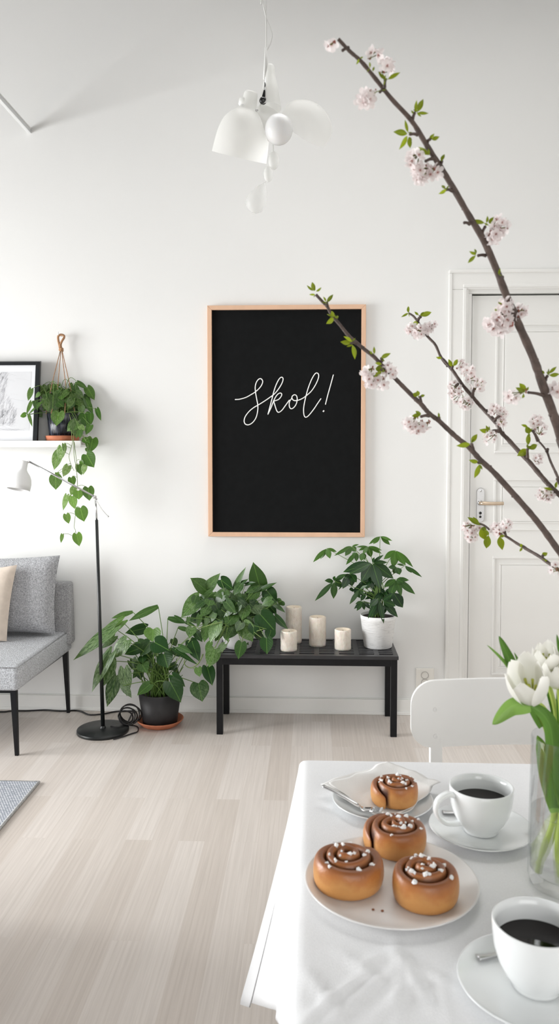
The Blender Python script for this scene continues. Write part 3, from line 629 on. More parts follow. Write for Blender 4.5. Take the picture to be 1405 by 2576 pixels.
for (B, T, _) in bs:
    s0 = Vector((PC.x+rnd.uniform(-.055, .055), PY+rnd.uniform(-.05, .05), rz-.02)); mid = s0.lerp(B, .5)+Vector(((B.x-s0.x)*-.18, -.01, abs(B.x-s0.x)*.22+.01))
    w.tube(catmull([s0, mid, B], 6), [.0026, .0022, .0016], 5)
for i in range(34):
    s0 = Vector((PC.x+rnd.uniform(-.06, .06), PY+rnd.uniform(-.05, .04), rz-.02)); B = s0+Vector((rnd.uniform(-.1, .1), rnd.uniform(-.05, .05), rnd.uniform(.08, .2)))
    w.tube(catmull([s0, s0.lerp(B, .5)+Vector((0, 0, .02)), B], 5), [.0022, .0016], 5)
w.build('stems', M['stem'], fp)

# ---- bench
BZ = .377; bf = at_y(541, 1648, 3.528); BZ = at_y(760, 1648, 3.528).z
bx0 = at_z(541, 1648, BZ).x; bx1 = at_z(1000.5, 1648, BZ).x; by0 = 3.520; by1 = 3.835
be = thing('slatted_bench', 'low black slatted bench against the wall under the sign', 'bench', ((bx0+bx1)/2, (by0+by1)/2, 0))
w = MB(); tz = .016; nb = 9; fbd = .030
w.box((bx0, by0, BZ-tz), (bx1, by0+fbd, BZ)); w.box((bx0, by1-fbd*.6, BZ-tz), (bx1, by1, BZ))
cols = [bx0+.004+(bx1-bx0-.008)*i/nb for i in range(nb+1)]
for i, x in enumerate(cols):
    hw_ = .011 if 0 < i < nb else .016
    w.box((max(x-hw_, bx0), by0+fbd, BZ-tz), (min(x+hw_, bx1), by1-fbd*.6, BZ))
nr = 9; span = (by1-fbd*.6)-(by0+fbd)
for k in range(1, nr):
    y = by0+fbd+span*k/nr; w.box((bx0+.01, y-.0095, BZ-tz+.001), (bx1-.01, y+.0095, BZ-.0006))
M['blacksheen'] = mat('black_lacquer_sheen', (.022, .022, .024), .35, spec=.5, var=.15, vscale=20, bump=.03, bscale=90)  # lighter copy of the bench lacquer, sheen on the slats put into its colour
w.build('slatted_top', M['blacksheen'], be, smooth=False, bevel=.0012)
az = at_y(760, 1674, 3.528).z
ix0, ix1, iy0, iy1 = bx0+.004, bx1-.006, by0+.006, by1-.008
w = MB()
for (x0, y0, x1, y1) in ((ix0, iy0, ix1, iy0+.02), (ix0, iy1-.02, ix1, iy1), (ix0, iy0, ix0+.02, iy1), (ix1-.02, iy0, ix1, iy1)): w.box((x0, y0, az), (x1, y1, BZ-tz+.0005))
w.build('apron', M['black'], be, smooth=False, bevel=.001)
for (x, y) in ((ix0-.001, iy0-.001), (ix1-.027, iy0-.001), (ix0-.001, iy1-.027), (ix1-.027, iy1-.027)):
    MB().box((x, y, 0), (x+.028, y+.028, BZ-tz+.0006)).build('leg', M['black'], be, smooth=False, bevel=.001)
# ---- candles
def candle(cx, ybot, wpx, ytop, label):
    c = at_z(cx, ybot-7, BZ); r = wpx/2/F*c.y; top = at_y(cx, ytop+4, c.y).z
    o = thing('pillar_candle', label, 'candle', (c.x, c.y, BZ), 'pillar candles on the bench'); h = top-BZ
    rn = random.Random(int(cx)); tab = {}
    def jit(t, k):
        return 1 if t > h-.012 else tab.setdefault((round(t, 4), k), 1+rn.uniform(-.022, .018))
    N = 14
    MB().lathe([(0, r*.99)]+[(h*i/N, r) for i in range(1, N)]+[(h-.003, r), (h, r*.96)], (c.x, c.y, BZ), n=44, close0=True, jit=jit).build('candle_body', M['wax'], o)
    MB().lathe([(h-.001, r*.965), (h, r*.93), (h-.001, r*.74), (h-.010, r*.66), (h-.013, r*.3), (h-.013, .0004)], (c.x, c.y, BZ), n=36).build('candle_well', M['waxtop'], o)
    MB().tube([(c.x, c.y, BZ+h-.014), (c.x+.001, c.y, BZ+h-.004)], .0011, 6).build('wick', M['cable'], o)
candle(738.5, 1622, 40, 1522, 'tallest cream pillar candle, standing at the back by the bushy plant')
candle(726, 1642, 42, 1582, 'short cream pillar candle in front of the tallest candle')
candle(798, 1630, 42.5, 1547, 'medium-tall cream pillar candle in the middle of the bench')
candle(861.5, 1639, 41.5, 1578.5, 'short cream pillar candle nearest the white crackled pot')
# ---- pothos on the bench
rnd = random.Random(5); C = Crop(440, 1400, 4.6833)
c = at_z(604, 1618, BZ); QY = 3.665; QC = Vector((at_z(602, 1618, BZ).x, QY, BZ))
pp = thing('bushy_pothos', 'bushy green trailing plant in a low white bowl on the bench left end', 'plant', QC)
pot([(0, .056), (.003, .062), (.05, .0735), (.078, .078), (.080, .075), (.06, .070), (.058, .02)], QC, M['potwhite'], pp)
MB().lathe([(.064, .0715), (.068, .04), (.069, .002)], QC).build('soil', M['soil'], pp)
rows = [(360, 398, 190, 248, 158, .45, .15), (350, 412, 528, 196, 118, .45, .35), (1000, 362, 918, 68, 178, .28, .0), (690, 385, 828, 122, 82, .4, .0), (690, 392, 852, 258, 72, .15, .0), (540, 275, 680, 385, 125, .08, .0), (1000, 395, 1195, 303, 52, .25, 0),
 (830, 330, 940, 300, 40, .1, 0), (640, 420, 455, 455, 115, .35, .4), (440, 425, 268, 605, 112, .35, .3), (1000, 335, 822, 430, 115, .15, .3), (280, 490, 68, 718, 172, .5, .5), (1080, 400, 1197, 545, 150, .1, .0), (960, 420, 835, 553, 112, .35, .3), (700, 440, 770, 540, 110, .2, .3), (1050, 480, 1140, 560, 100, .1, .1),
 (250, 470, 215, 560, 90, .2, .1), (1090, 560, 1195, 675, 100, .06, 0), (1165, 560, 1298, 655, 52, .2, .2), (900, 590, 1155, 672, 132, .35, .6), (620, 540, 690, 610, 110, .05, 0), (390, 590, 300, 705, 112, .3, .4), (485, 575, 395, 665, 82, .4, .2), (0, 712, 132, 782, 44, .2, .0), (130, 775, 245, 825, 40, .2, 0),
 (830, 588, 783, 750, 132, .38, .35), (700, 690, 590, 825, 155, .3, .25), (1180, 705, 1328, 858, 72, .1, 0), (1010, 690, 1185, 885, 195, .06, .02), (380, 715, 362, 830, 55, .45, .2), (290, 690, 266, 835, 62, .4, .2), (160, 718, 148, 805, 42, .4, .1), (960, 720, 1000, 830, 90, .1, .1),
 (690, 820, 606, 975, 135, .25, .3), (780, 780, 720, 880, 100, .2, .3), (800, 798, 915, 1004, 172, .5, .7), (920, 800, 930, 930, 110, .06, 0), (200, 838, 165, 955, 112, .4, .5), (240, 885, 322, 1004, 84, .12, 0), (370, 830, 342, 1010, 104, .45, .3), (505, 800, 403, 1014, 142, .55, .6), (540, 880, 470, 1000, 90, .4, .3), (600, 900, 620, 1000, 70, .35, .4), (1130, 870, 1095, 985, 112, .05, 0),
 (200, 1003, 282, 1234, 122, .06, 0), (45, 1062, 205, 1142, 72, .2, .1), (0, 1098, 272, 1275, 52, .1, 0), (415, 1015, 357, 1132, 72, .45, .2), (1075, 968, 1082, 1150, 140, .1, .02), (782, 1018, 743, 1206, 124, .22, .1), (580, 1035, 496, 1136, 74, .5, .6), (465, 1095, 398, 1306, 152, .55, .6), (270, 1312, 290, 1415, 88, .75, .5), (378, 1300, 440, 1518, 132, .06, 0)]
fo = MB(); bs = place(C, QY, rows, fo, 'heart', rnd, layers=(.10, -.15), y_lim=D-.06)
for i in range(130):
    x = 720+rnd.gauss(0, 190); y = 640+rnd.gauss(0, 130); a = rnd.uniform(0, 2*PI); B = at_y(*C(x, y), QY+rnd.uniform(-.04, .09)); T = B+Vector((math.cos(a)*.05, rnd.uniform(-.03, .02), -.02-rnd.random()*.04))
    fo.leaf(B, T, rnd.uniform(.035, .06), 'heart', (rnd.uniform(-.5, .5), -1, .5), 0, tint=(rnd.uniform(0, .35), .25, rnd.random()+.001)); (i < 60 and bs.append((B, T, 0)))
fo.build('foliage', M['pothos'], pp)
w = MB()
for k, (B, T, _) in enumerate(bs):
    s0 = QC+Vector((rnd.uniform(-.05, .05), rnd.uniform(-.05, .05), .066)); low = B.z < BZ
    top = s0.lerp(B, .45); top.z = max(s0.z+.05, (s0.z+B.z)/2+.02)
    if low: continue
    w.tube(catmull([s0, top, B], 6), [.0022, .0016, .0013], 5)
w.build('stems', M['stem'], pp)
w = MB()
def vine(pts, r=.0022, Yo=-.10):
    w.tube(catmull([at_y(*C(x, y), QY+Yo) for x, y in pts], 8), [r, r*.8, r*.6], 6)
vine([(640, 980), (560, 1120), (520, 1140)]); vine([(560, 770), (430, 800), (280, 840), (150, 790)]); vine([(330, 1150), (280, 1250), (200, 1310), (130, 1290), (108, 1240), (130, 1185)], .003); vine([(440, 1120), (380, 1250), (330, 1330), (210, 1320)]); vine([(600, 800), (560, 900), (480, 1050), (400, 1150), (365, 1290)])
vine([(190, 960), (80, 1150), (0, 1260)]); vine([(960, 880), (1050, 850)]); vine([(930, 890), (1010, 950), (1075, 970)]); vine([(800, 930), (790, 1020)])
w.build('vines', M['vine'], pp)
# ---- schefflera
rnd = random.Random(9); C = Crop(780, 1340, 4.845); C.s = 4.845
SYc = 3.70; SC = Vector((at_z(948, 1620, BZ).x, SYc, BZ))
sp_ = thing('umbrella_plant', 'umbrella plant with fingered leaves in a white crackled pot on the bench right end', 'plant', SC)
ph = at_y(948, 1546, SYc).z-BZ; pr = 45/F*SYc
pot([(0, pr*.76), (.003, pr*.79), (.016, pr*.80), (.018, pr*.815), (ph-.02, pr*.97), (ph-.018, pr*.985), (ph, pr), (ph+.001, pr*.965), (ph-.012, pr*.94), (ph-.013, pr*.5)], SC, M['crackle'], sp_)
MB().lathe([(ph-.011, pr*.94), (ph-.008, pr*.5), (ph-.006, .002)], SC).build('soil', M['soil'], sp_)
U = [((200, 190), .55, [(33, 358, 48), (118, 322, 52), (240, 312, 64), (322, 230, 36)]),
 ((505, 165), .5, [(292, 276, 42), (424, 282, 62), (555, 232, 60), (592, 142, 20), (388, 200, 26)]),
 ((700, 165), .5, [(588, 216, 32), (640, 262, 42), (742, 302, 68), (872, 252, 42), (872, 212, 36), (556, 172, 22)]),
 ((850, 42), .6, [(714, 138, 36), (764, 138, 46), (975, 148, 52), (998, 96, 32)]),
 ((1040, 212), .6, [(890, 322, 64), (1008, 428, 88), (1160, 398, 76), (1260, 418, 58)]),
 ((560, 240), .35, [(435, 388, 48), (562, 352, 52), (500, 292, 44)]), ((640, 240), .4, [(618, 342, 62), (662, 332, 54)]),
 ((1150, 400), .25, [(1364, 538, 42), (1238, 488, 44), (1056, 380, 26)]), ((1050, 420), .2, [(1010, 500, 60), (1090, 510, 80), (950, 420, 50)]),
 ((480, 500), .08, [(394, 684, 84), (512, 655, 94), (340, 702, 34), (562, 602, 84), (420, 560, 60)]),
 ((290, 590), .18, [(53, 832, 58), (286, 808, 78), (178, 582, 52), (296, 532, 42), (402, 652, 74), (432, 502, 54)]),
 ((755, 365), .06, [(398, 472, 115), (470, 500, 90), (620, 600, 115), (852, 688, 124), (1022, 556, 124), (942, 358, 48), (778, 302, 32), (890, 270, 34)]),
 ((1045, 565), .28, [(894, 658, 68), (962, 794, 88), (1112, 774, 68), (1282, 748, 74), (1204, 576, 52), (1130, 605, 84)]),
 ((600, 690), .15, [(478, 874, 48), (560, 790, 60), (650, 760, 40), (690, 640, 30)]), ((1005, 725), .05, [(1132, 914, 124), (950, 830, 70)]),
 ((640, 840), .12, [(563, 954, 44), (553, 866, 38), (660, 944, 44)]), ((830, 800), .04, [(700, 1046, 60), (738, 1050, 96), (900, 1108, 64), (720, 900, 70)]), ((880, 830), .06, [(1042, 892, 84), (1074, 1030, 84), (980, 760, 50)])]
fo = MB(); st = MB()
for i in range(16):
    U.append(((rnd.gauss(780, 110), rnd.gauss(700, 120)), .03, [(0, 0, 0)]))
for i, (h, li, tips) in enumerate(U):
    auto = tips[0][2] == 0
    Y = SYc+.07-.15*i/18 if not auto else SYc+rnd.uniform(-.04, .07)
    Y = min(Y, D-.07); B = at_y(*C(*h), Y)
    if auto: tips = [(h[0]+110*math.cos(a)+rnd.uniform(-30, 30), h[1]+60*math.sin(a)+60, rnd.uniform(35, 55)) for a in [rnd.uniform(0, 6.28) for _ in range(5)]]
    for (tx, ty, wd) in tips:
        T = at_y(*C(tx, ty), min(Y+rnd.uniform(-.035, .01), D-.05)); b2 = B.lerp(T, .06)
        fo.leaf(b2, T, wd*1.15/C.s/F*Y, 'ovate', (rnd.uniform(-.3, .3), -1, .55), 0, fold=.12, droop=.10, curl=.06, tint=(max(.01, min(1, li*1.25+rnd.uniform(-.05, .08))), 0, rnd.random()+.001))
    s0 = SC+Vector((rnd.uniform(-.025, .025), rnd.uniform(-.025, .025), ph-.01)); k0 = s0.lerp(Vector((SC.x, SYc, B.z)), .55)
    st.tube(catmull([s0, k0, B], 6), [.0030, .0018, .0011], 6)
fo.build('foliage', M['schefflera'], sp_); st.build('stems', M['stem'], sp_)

# ---- hanging pothos on the ledge
rnd = random.Random(21); HY = 3.785; hc = at_y(157, 1095, HY); hb = stop
hs = Vector((hc.x, HY, hb)); zs = at_y(150, 1096, HY).z-hb
sau = tag(MB().lathe([(0, .066), (zs*.4, .070), (zs*.42, .076), (zs*.95, .080), (zs, .078), (zs-.004, .072), (zs-.005, .004)], hs, close0=True, close1=True).build('plant_saucer', M['terracotta'], origin=hs), 'terracotta saucer under the black ribbed pot on the ledge', 'saucer')
hp_ = thing('hanging_pothos', 'heart-leaved trailing plant in a ribbed black pot on the ledge, rope hanger above', 'plant', (hs.x, HY, hb+zs-.0045))
pz = hb+zs-.0045; phh = at_y(156, 1040, HY).z-pz
pot([(0, .058), (.003, .062), (phh, .072), (phh, .069), (phh-.015, .067), (phh-.016, .03)], (hs.x, HY, pz), M['ribbed'], hp_)
MB().lathe([(phh-.013, .067), (phh-.010, .002)], (hs.x, HY, pz)).build('soil', M['soil'], hp_)
C = Crop(50, 940, 6.6905)
rows = [(640, 225, 335, 275, 110, .3, .1), (370, 210, 385, 425, 140, .4, .7), (540, 195, 595, 365, 110, .6, .9), (455, 205, 480, 365, 95, .4, .6), (850, 165, 880, 270, 60, .35, 0), (640, 285, 850, 345, 120, .2, .1), (940, 440, 935, 160, 125, .2, .0, 'round'), (970, 143, 1135, 255, 84, .2, .1), (1135, 235, 1255, 440, 135, .35, .1), (330, 330, 255, 405, 75, .3, .3),
 (190, 262, 135, 460, 80, .4, .3), (190, 478, 106, 690, 55, .5, .3), (98, 690, 0, 715, 95, .5, .0), (148, 690, 208, 896, 48, .5, .3), (245, 590, 142, 684, 38, .3, .1), (260, 570, 385, 455, 60, .25, .1), (1110, 438, 1232, 690, 95, .18, .1), (960, 455, 1145, 585, 115, .35, .4), (1295, 595, 1356, 785, 76, .2, 0), (800, 400, 860, 520, 140, .15, .3), (880, 420, 800, 590, 110, .3, .5), (700, 380, 700, 440, 100, .3, .1),
 (260, 470, 300, 620, 90, .15, .1), (560, 372, 545, 660, 300, .16, .25), (420, 440, 480, 640, 120, .3, .5), (640, 490, 735, 560, 120, .1, .1), (1190, 675, 1195, 860, 90, .22, 0), (1090, 680, 1140, 905, 195, .2, .0), (1190, 870, 1105, 1026, 105, .25, .1), (945, 830, 785, 965, 170, .3, .3), (970, 800, 950, 1090, 210, .28, .4), (655, 655, 610, 878, 205, .4, .35), (1010, 880, 1090, 960, 90, .5, .8), (1010, 960, 1010, 1090, 90, .15, .1), (1070, 1090, 1145, 1170, 60, .3, .1)]
fo = MB(); bs = place(C, HY, rows, fo, 'heart', rnd, layers=(.06, -.10), y_lim=lambda bx, tx: (SY-.005 if min(bx, tx) < 290 else D-.035), tipdy=-.015)
for i in range(46):
    x = 700+rnd.gauss(0, 200); y = 470+rnd.gauss(0, 90); a = rnd.uniform(0, 2*PI); B = at_y(*C(x, y), HY+rnd.uniform(-.03, .05)); T = B+Vector((math.cos(a)*.04, rnd.uniform(-.02, .02), -.02-rnd.random()*.03))
    fo.leaf(B, T, rnd.uniform(.03, .045), 'heart', (rnd.uniform(-.4, .4), -1, .4), 0, tint=(rnd.uniform(0, .35), .3, rnd.random()+.001)); bs.append((B, T, 0))
fo.build('foliage', M['shelfpothos'], hp_)
w = MB()
for (B, T, _) in bs:
    s0 = Vector((hs.x+rnd.uniform(-.045, .045), HY+rnd.uniform(-.045, .04), pz+phh-.012)); m_ = s0.lerp(B, .5); m_.z = max(s0.z, B.z)+.012
    w.tube(catmull([s0, m_, B], 5), [.0018, .0014, .0011], 5)
w.build('stems', M['stem'], hp_)
C = Crop(0, 800, 4.293); VY = SY-.03
w = MB(); Vn = []
def vine2(pts, r=.0017):
    P = catmull([at_y(*C(x, y), (HY-.06 if y < 1290 else VY)) for x, y in pts], 8); w.tube(P, [r, r*.8, r*.6], 6); Vn.extend(P)
vine2([(750, 1040), (770, 1150), (775, 1290), (783, 1340), (760, 1430), (745, 1500), (765, 1580), (800, 1650)])
vine2([(755, 1060), (790, 1200), (795, 1330), (800, 1490), (825, 1640), (835, 1800), (818, 1900), (815, 2100), (800, 2250), (815, 2300), (790, 2362)])
vine2([(800, 1340), (812, 1440), (826, 1560), (822, 1660)]); vine2([(880, 1250), (920, 1310), (960, 1400)])
lv = [(690, 1362, 705, 1462, 42, .6, .5), (665, 1395, 645, 1545, 88, .55, .7), (632, 1455, 578, 1642, 95, .45, .6), (1000, 1305, 968, 1455, 118, .35, 0), (905, 1310, 970, 1350, 60, .3, 0), (935, 1475, 1015, 1615, 135, .3, 0), (735, 1598, 680, 1714, 74, .8, .9), (850, 1588, 880, 1698, 74, .4, .1), (915, 1588, 890, 1692, 62, .8, .9), (600, 1705, 602, 1856, 118, .5, .2), (615, 1670, 620, 1705, 40, .7, .3), (770, 1725, 795, 1815, 74, .45, .1),
 (800, 1828, 763, 1914, 64, .8, .7), (845, 1868, 850, 1960, 105, .75, .1), (952, 1835, 965, 1974, 112, .35, .1), (720, 1918, 678, 2080, 56, .75, .6), (782, 1928, 802, 2065, 86, .9, .3), (868, 2055, 906, 2200, 125, .5, .1), (715, 2122, 742, 2222, 68, .75, .3), (672, 2338, 657, 2430, 34, .85, .3), (828, 2335, 856, 2465, 90, .8, .1), (940, 1405, 960, 1455, 45, .4, 0), (870, 1545, 905, 1580, 40, .5, 0)]
vl = MB(); bs = place(C, VY, lv, vl, 'heart', rnd, layers=(.0, -.02), tipdy=-.01, upmix=.15)
for (B, T, _) in bs:
    q_ = min(Vn, key=lambda p: (p-B).length+ (0 if p.z > B.z-.01 else .05)); w.tube(catmull([q_, q_.lerp(B, .5)+Vector((0, -.004, .008)), B], 5), [.0011, .0009], 5)
vo_ = w.build('trailing_vine', M['vine'], hp_); vl.build('vine_leaves', M['shelfpothos'], vo_)
# rope hanger
w = MB(); rp = lambda x, y, Y: at_y(*C(x, y), Y)
YH = D-.035
lp = catmull([rp(650, 345, YH), rp(640, 290, YH), rp(628, 235, YH), rp(630, 195, YH), rp(657, 180, YH), rp(688, 190, YH), rp(690, 215, YH), rp(668, 250, YH), rp(655, 290, YH), rp(665, 345, YH)], 6)
w.tube(lp, .0055, 8); w.tube(catmull([rp(690, 205, YH-.004), rp(670, 245, YH-.004), rp(648, 290, YH-.006), rp(652, 340, YH)], 6), .004, 8)
for k in range(3): w.lathe([(-.004, .010), (0, .012), (.004, .010)], rp(660, 335+k*8, YH), (.2*(k-1), 0, 1), 14)
kn = rp(660, 350, YH)
for (x1, y1, an) in ((565, 690, 200), (622, 760, 250), (715, 775, 290), (768, 790, 340)):
    x2 = 660+(x1-660)*1.55; y2 = 350+(y1-350)*1.55; e = at_y(*C(x2, y2), HY)
    a = math.radians(an); rim = Vector((hs.x+.072*math.cos(a)*.98, HY+.072*math.sin(a), pz+phh-.004)); rim.x = hs.x+max(-.07, min(.07, e.x-hs.x))
    w.tube([kn+Vector(((x1-660)*.00004, 0, 0)), at_y(*C(x1, y1), YH*.5+HY*.5), rim], .0019, 6)
w.build('rope_hanger', M['jute'], hp_)
w = MB(); hk = rp(660, 186, D); w.tube(catmull([(hk.x, D, hk.z-.004), (hk.x, D-.030, hk.z-.004), (hk.x, D-.044, hk.z-.002), (hk.x, D-.046, hk.z+.010)], 5), .0022, 8)
tag(w.build('wall_hook', M['trim'], origin=(hk.x, D, hk.z)), 'small white wall hook holding the rope loop', 'hook')

# ================================================================== FLOOR LAMP
LB = at_z(259, 1840, 0); LY = LB.y
lamp = thing('floor_lamp', 'black floor lamp with a round base and white shade on a chrome arm', 'lamp', (LB.x, LY, 0))
rb = 66.5/F*LY
MB().lathe([(0, rb*.985), (.003, rb), (.012, rb), (.015, rb*.985), (.0155, .001)], (LB.x, LY, 0), n=64, close0=True).build('lamp_base', M['blackmetal'], lamp)
p0 = Vector((LB.x, LY, .012)); p1 = at_y(243, 1308, LY); p2 = at_y(240.5, 1256, LY); dirp = (p1-p0)
MB().tube([p0, p1], [.0093, .0066], 16).build('pole', M['blackmetal'], lamp)
MB().lathe([(0, .013), (.006, .013), (.012, .0095)], (LB.x, LY, .015), n=20).build('pole_collar', M['blackmetal'], lamp)
MB().tube([p1, p2], .0040, 12).build('upper_pole', M['chrome'], lamp)
w = MB(); j = at_y(238, 1250, LY-.004); w.ball(j, .0075, 12, 8); w.tube([j+Vector((0, -.012, 0)), j+Vector((0, .012, 0))], .006, 12); w.tube(catmull([j, at_y(243, 1256, LY), p2], 4), .004, 8); w.build('joint', M['chrome'], lamp)
arm0 = at_y(75, 1162, LY-.02); MB().tube([arm0, at_y(237, 1249, LY-.008)], .0042, 10).build('arm', M['chrome'], lamp)
w = MB(); w.tube(catmull([at_y(242, 1258, LY-.005), at_y(256, 1281, LY-.006), at_y(271, 1298, LY-.006)], 5), .0013, 6); w.ball(at_y(272, 1299, LY-.006), .004, 10, 6); w.build('tail_wire', M['chrome'], lamp)
sa0 = at_y(61, 1160, LY-.02); sa1 = at_y(46, 1232, LY-.05); axs = (sa1-sa0); hl = axs.length
k_ = LY/F
shp = MB().lathe([(0, .002), (0, 8.5*k_), (.004, 9.5*k_), (hl*.28, 10.5*k_), (hl*.36, 14*k_), (hl*.47, 21.5*k_), (hl*.60, 26.5*k_), (hl*.76, 29*k_), (hl, 28.5*k_), (hl, 27.5*k_), (hl*.7, 26*k_), (hl*.5, 20*k_)], sa0, axs, 40)
shp.build('lamp_shade', mat('lamp_white', (.80, .80, .79), .4, var=.01), lamp)
MB().ball(sa0+axs*.72, .019, 14, 10).build('bulb', M['globe'], lamp)
MB().tube([sa0+axs*.05, arm0], .005, 10).build('shade_joint', M['chrome'], lamp)
w = MB()
def g(x, y, z=.0045):
    p = at_z(x, y, z); p.y = min(p.y, D-.026); return p
w.tube(catmull([(LB.x+.03, LY+.02, .016), (LB.x+.09, LY+.03, .012), g(332, 1795), g(338, 1789), g(318, 1786), g(290, 1790), g(258, 1796), g(225, 1798), g(205, 1790), g(190, 1783), Vector((g(170, 1779).x, D-.035, .004)), g(140, 1788), g(112, 1786), Vector((g(85, 1772).x, D-.04, .004)), Vector((g(50, 1770).x, D-.045, .004)), Vector((g(20, 1778).x, D-.06, .004)), g(-60, 1790)], 10), .0038, 8)
w.build('power_cord', M['cable'], lamp)
w = MB(); cc = at_z(318, 1828, 0); base = Vector((cc.x, LY+.035, 0))
for k in range(5):
    R_ = .034+.004*k; tilt = .55+.1*k; cz = R_*math.sin(1.2)+.02
    cpt = Vector((LB.x+rb*.78+.006*k, LY+.055, .018+R_*.95))
    ring = [cpt+Vector((R_*math.cos(a)*1.0, R_*math.sin(a)*.35*(1 if k % 2 else -1), R_*math.sin(a)*.95)) for a in [2*PI*i/28 for i in range(29)]]
    w.tube(ring, .0034, 7, caps=False)
w.tube(catmull([(LB.x+rb*.95, LY+.03, .02), g(345, 1828), g(346, 1840), g(330, 1846), g(300, 1856), g(285, 1860)], 6), .003, 7)
w.build('cord_coil', M['cable'], lamp)

# ================================================================== SOFA
szf, szk = .395, .415
FR_ = at_z(44.6, 1677, szf); BR_ = at_y(182, 1600, D-.03); bot = at_y(44.6, 1741, FR_.y).z
xl_ = -2.65; yk = D-.03
so_ = thing('sofa', 'light grey upholstered sofa with black legs at the left wall edge', 'sofa', (FR_.x-.5, (FR_.y+yk)/2, 0))
def rounded_seat():
    w = MB(); N, Mv = 14, 10
    w.hexa([(xl_, FR_.y, bot), (FR_.x, FR_.y, bot), (BR_.x, yk, bot+.02), (xl_, yk, bot+.02), (xl_, FR_.y, szf), (FR_.x, FR_.y, szf), (BR_.x, yk, szk), (xl_, yk, szk)])
    return w
rounded_seat().build('seat_cushion', M['sofa'], so_, bevel=.020, seg=4)
w = MB(); w.tube([(xl_+.02, FR_.y+.003, szf-.006), (FR_.x-.008, FR_.y+.003, szf-.006), (FR_.x-.004, FR_.y+.010, szf-.005), (BR_.x-.006, yk-.02, szk-.005)], .003, 6); w.build('piping', M['cushion'], so_)
btop = at_y(178, 1462, yk-.02).z; bxr = at_y(181, 1480, yk-.05).x
w = MB(); w.hexa([(xl_, yk-.075, bot+.06), (bxr, yk-.075, bot+.06), (bxr, yk, bot+.06), (xl_, yk, bot+.06), (xl_, yk-.06, btop), (bxr-.006, yk-.06, btop), (bxr-.006, yk, btop), (xl_, yk, btop)])
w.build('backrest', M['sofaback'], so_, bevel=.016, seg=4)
def taper_leg(xa, ya, xb, yb, zt, w0, w1):
    w = MB(); w.hexa([(xb-w1, yb-w1, 0), (xb+w1, yb-w1, 0), (xb+w1, yb+w1, 0), (xb-w1, yb+w1, 0), (xa-w0, ya-w0, zt), (xa+w0, ya-w0, zt), (xa+w0, ya+w0, zt), (xa-w0, ya+w0, zt)])
    return w
l1 = at_z(43, 1900, 0); l1t = at_y(35, 1742, l1.y-.02)
taper_leg(l1t.x, l1t.y, l1.x, l1.y, bot+.002, .0125, .0075).build('leg', M['black'], so_, smooth=False, bevel=.001)
l2x = at_y(173, 1786, D-.04).x; l2t = at_y(166, 1655, D-.05).x
taper_leg(l2t, D-.06, l2x, D-.045, bot+.02, .0125, .0075).build('leg', M['black'], so_, smooth=False, bevel=.001)
taper_leg(xl_+.1, l1.y-.02, xl_+.1, l1.y, bot+.002, .0125, .0075).build('leg', M['black'], so_, smooth=False, bevel=.001)
taper_leg(xl_+.1, D-.06, xl_+.1, D-.045, bot+.02, .0125, .0075).build('leg', M['black'], so_, smooth=False, bevel=.001)
w = MB(); w.hexa([(xl_+.06, l1t.y-.012, bot-.012), (l1t.x, l1t.y-.012, bot-.012), (l2t, D-.05, bot+.006), (xl_+.06, D-.05, bot+.006), (xl_+.06, l1t.y-.012, bot+.004), (l1t.x, l1t.y-.012, bot+.004), (l2t, D-.05, bot+.024), (xl_+.06, D-.05, bot+.024)]); w.build('base_frame', M['black'], so_, smooth=False)
def pillow(name, m, c4, th, label, pinch=.05):
    """c4: bottom-left, bottom-right, top-right, top-left; thickness th"""
    bl, br, tr, tl = [Vector(p) for p in c4]; n = ((br-bl).cross(tl-bl)).normalized(); w = MB()
    def fn(side):
        def f(u, v):
            a, b = u*2-1, v*2-1
            pu = u+(.5-u)*pinch*(1-b*b)*0; pv = v
            e = pinch*((1-a*a)*abs(b)**3); e2 = pinch*((1-b*b)*abs(a)**3)
            uu = .5+(u-.5)*(1-e2); vv = .5+(v-.5)*(1-e)
            p = bl.lerp(br, uu).lerp(tl.lerp(tr, uu), vv)
            t_ = ((1-a**4)*(1-b**4))**.55
            t_ *= 1+.10*math.sin(a*5+b*3)*(1-a*a)*.6
            return p+n*side*th*t_
        return f
    w.grid(fn(1), 22, 22); w.grid(fn(-1), 22, 22, True)
    base = (bl+br)/2
    o = w.build(name, m, None, origin=base); tag(o, label, 'cushion'); return o
gy0, gy1 = D-.155, D-.115
gbr = at_y(139, 1597, gy0-.02); gtr = at_y(151, 1397, gy1-.045)
gb = at_y(-160, 1592, gy0-.02); gt_ = at_y(-165, 1405, gy1-.045)
pillow('back_cushion', M['cushion'], [(gb.x, gy0-.02, szk+.006), (gbr.x, gy0-.02, szk+.006), gtr, gt_], .055, 'square grey wool back cushion propped against the sofa back')
vbr = at_y(17, 1613, gy0-.13); vtr = at_y(43, 1421, gy0-.08); vbl = at_y(-170, 1622, gy0-.15); vtl = at_y(-165, 1440, gy0-.10)
pillow('throw_pillow', M['velvet'], [vbl, vbr, vtr, vtl], .045, 'beige velvet throw pillow in front of the grey back cushion')
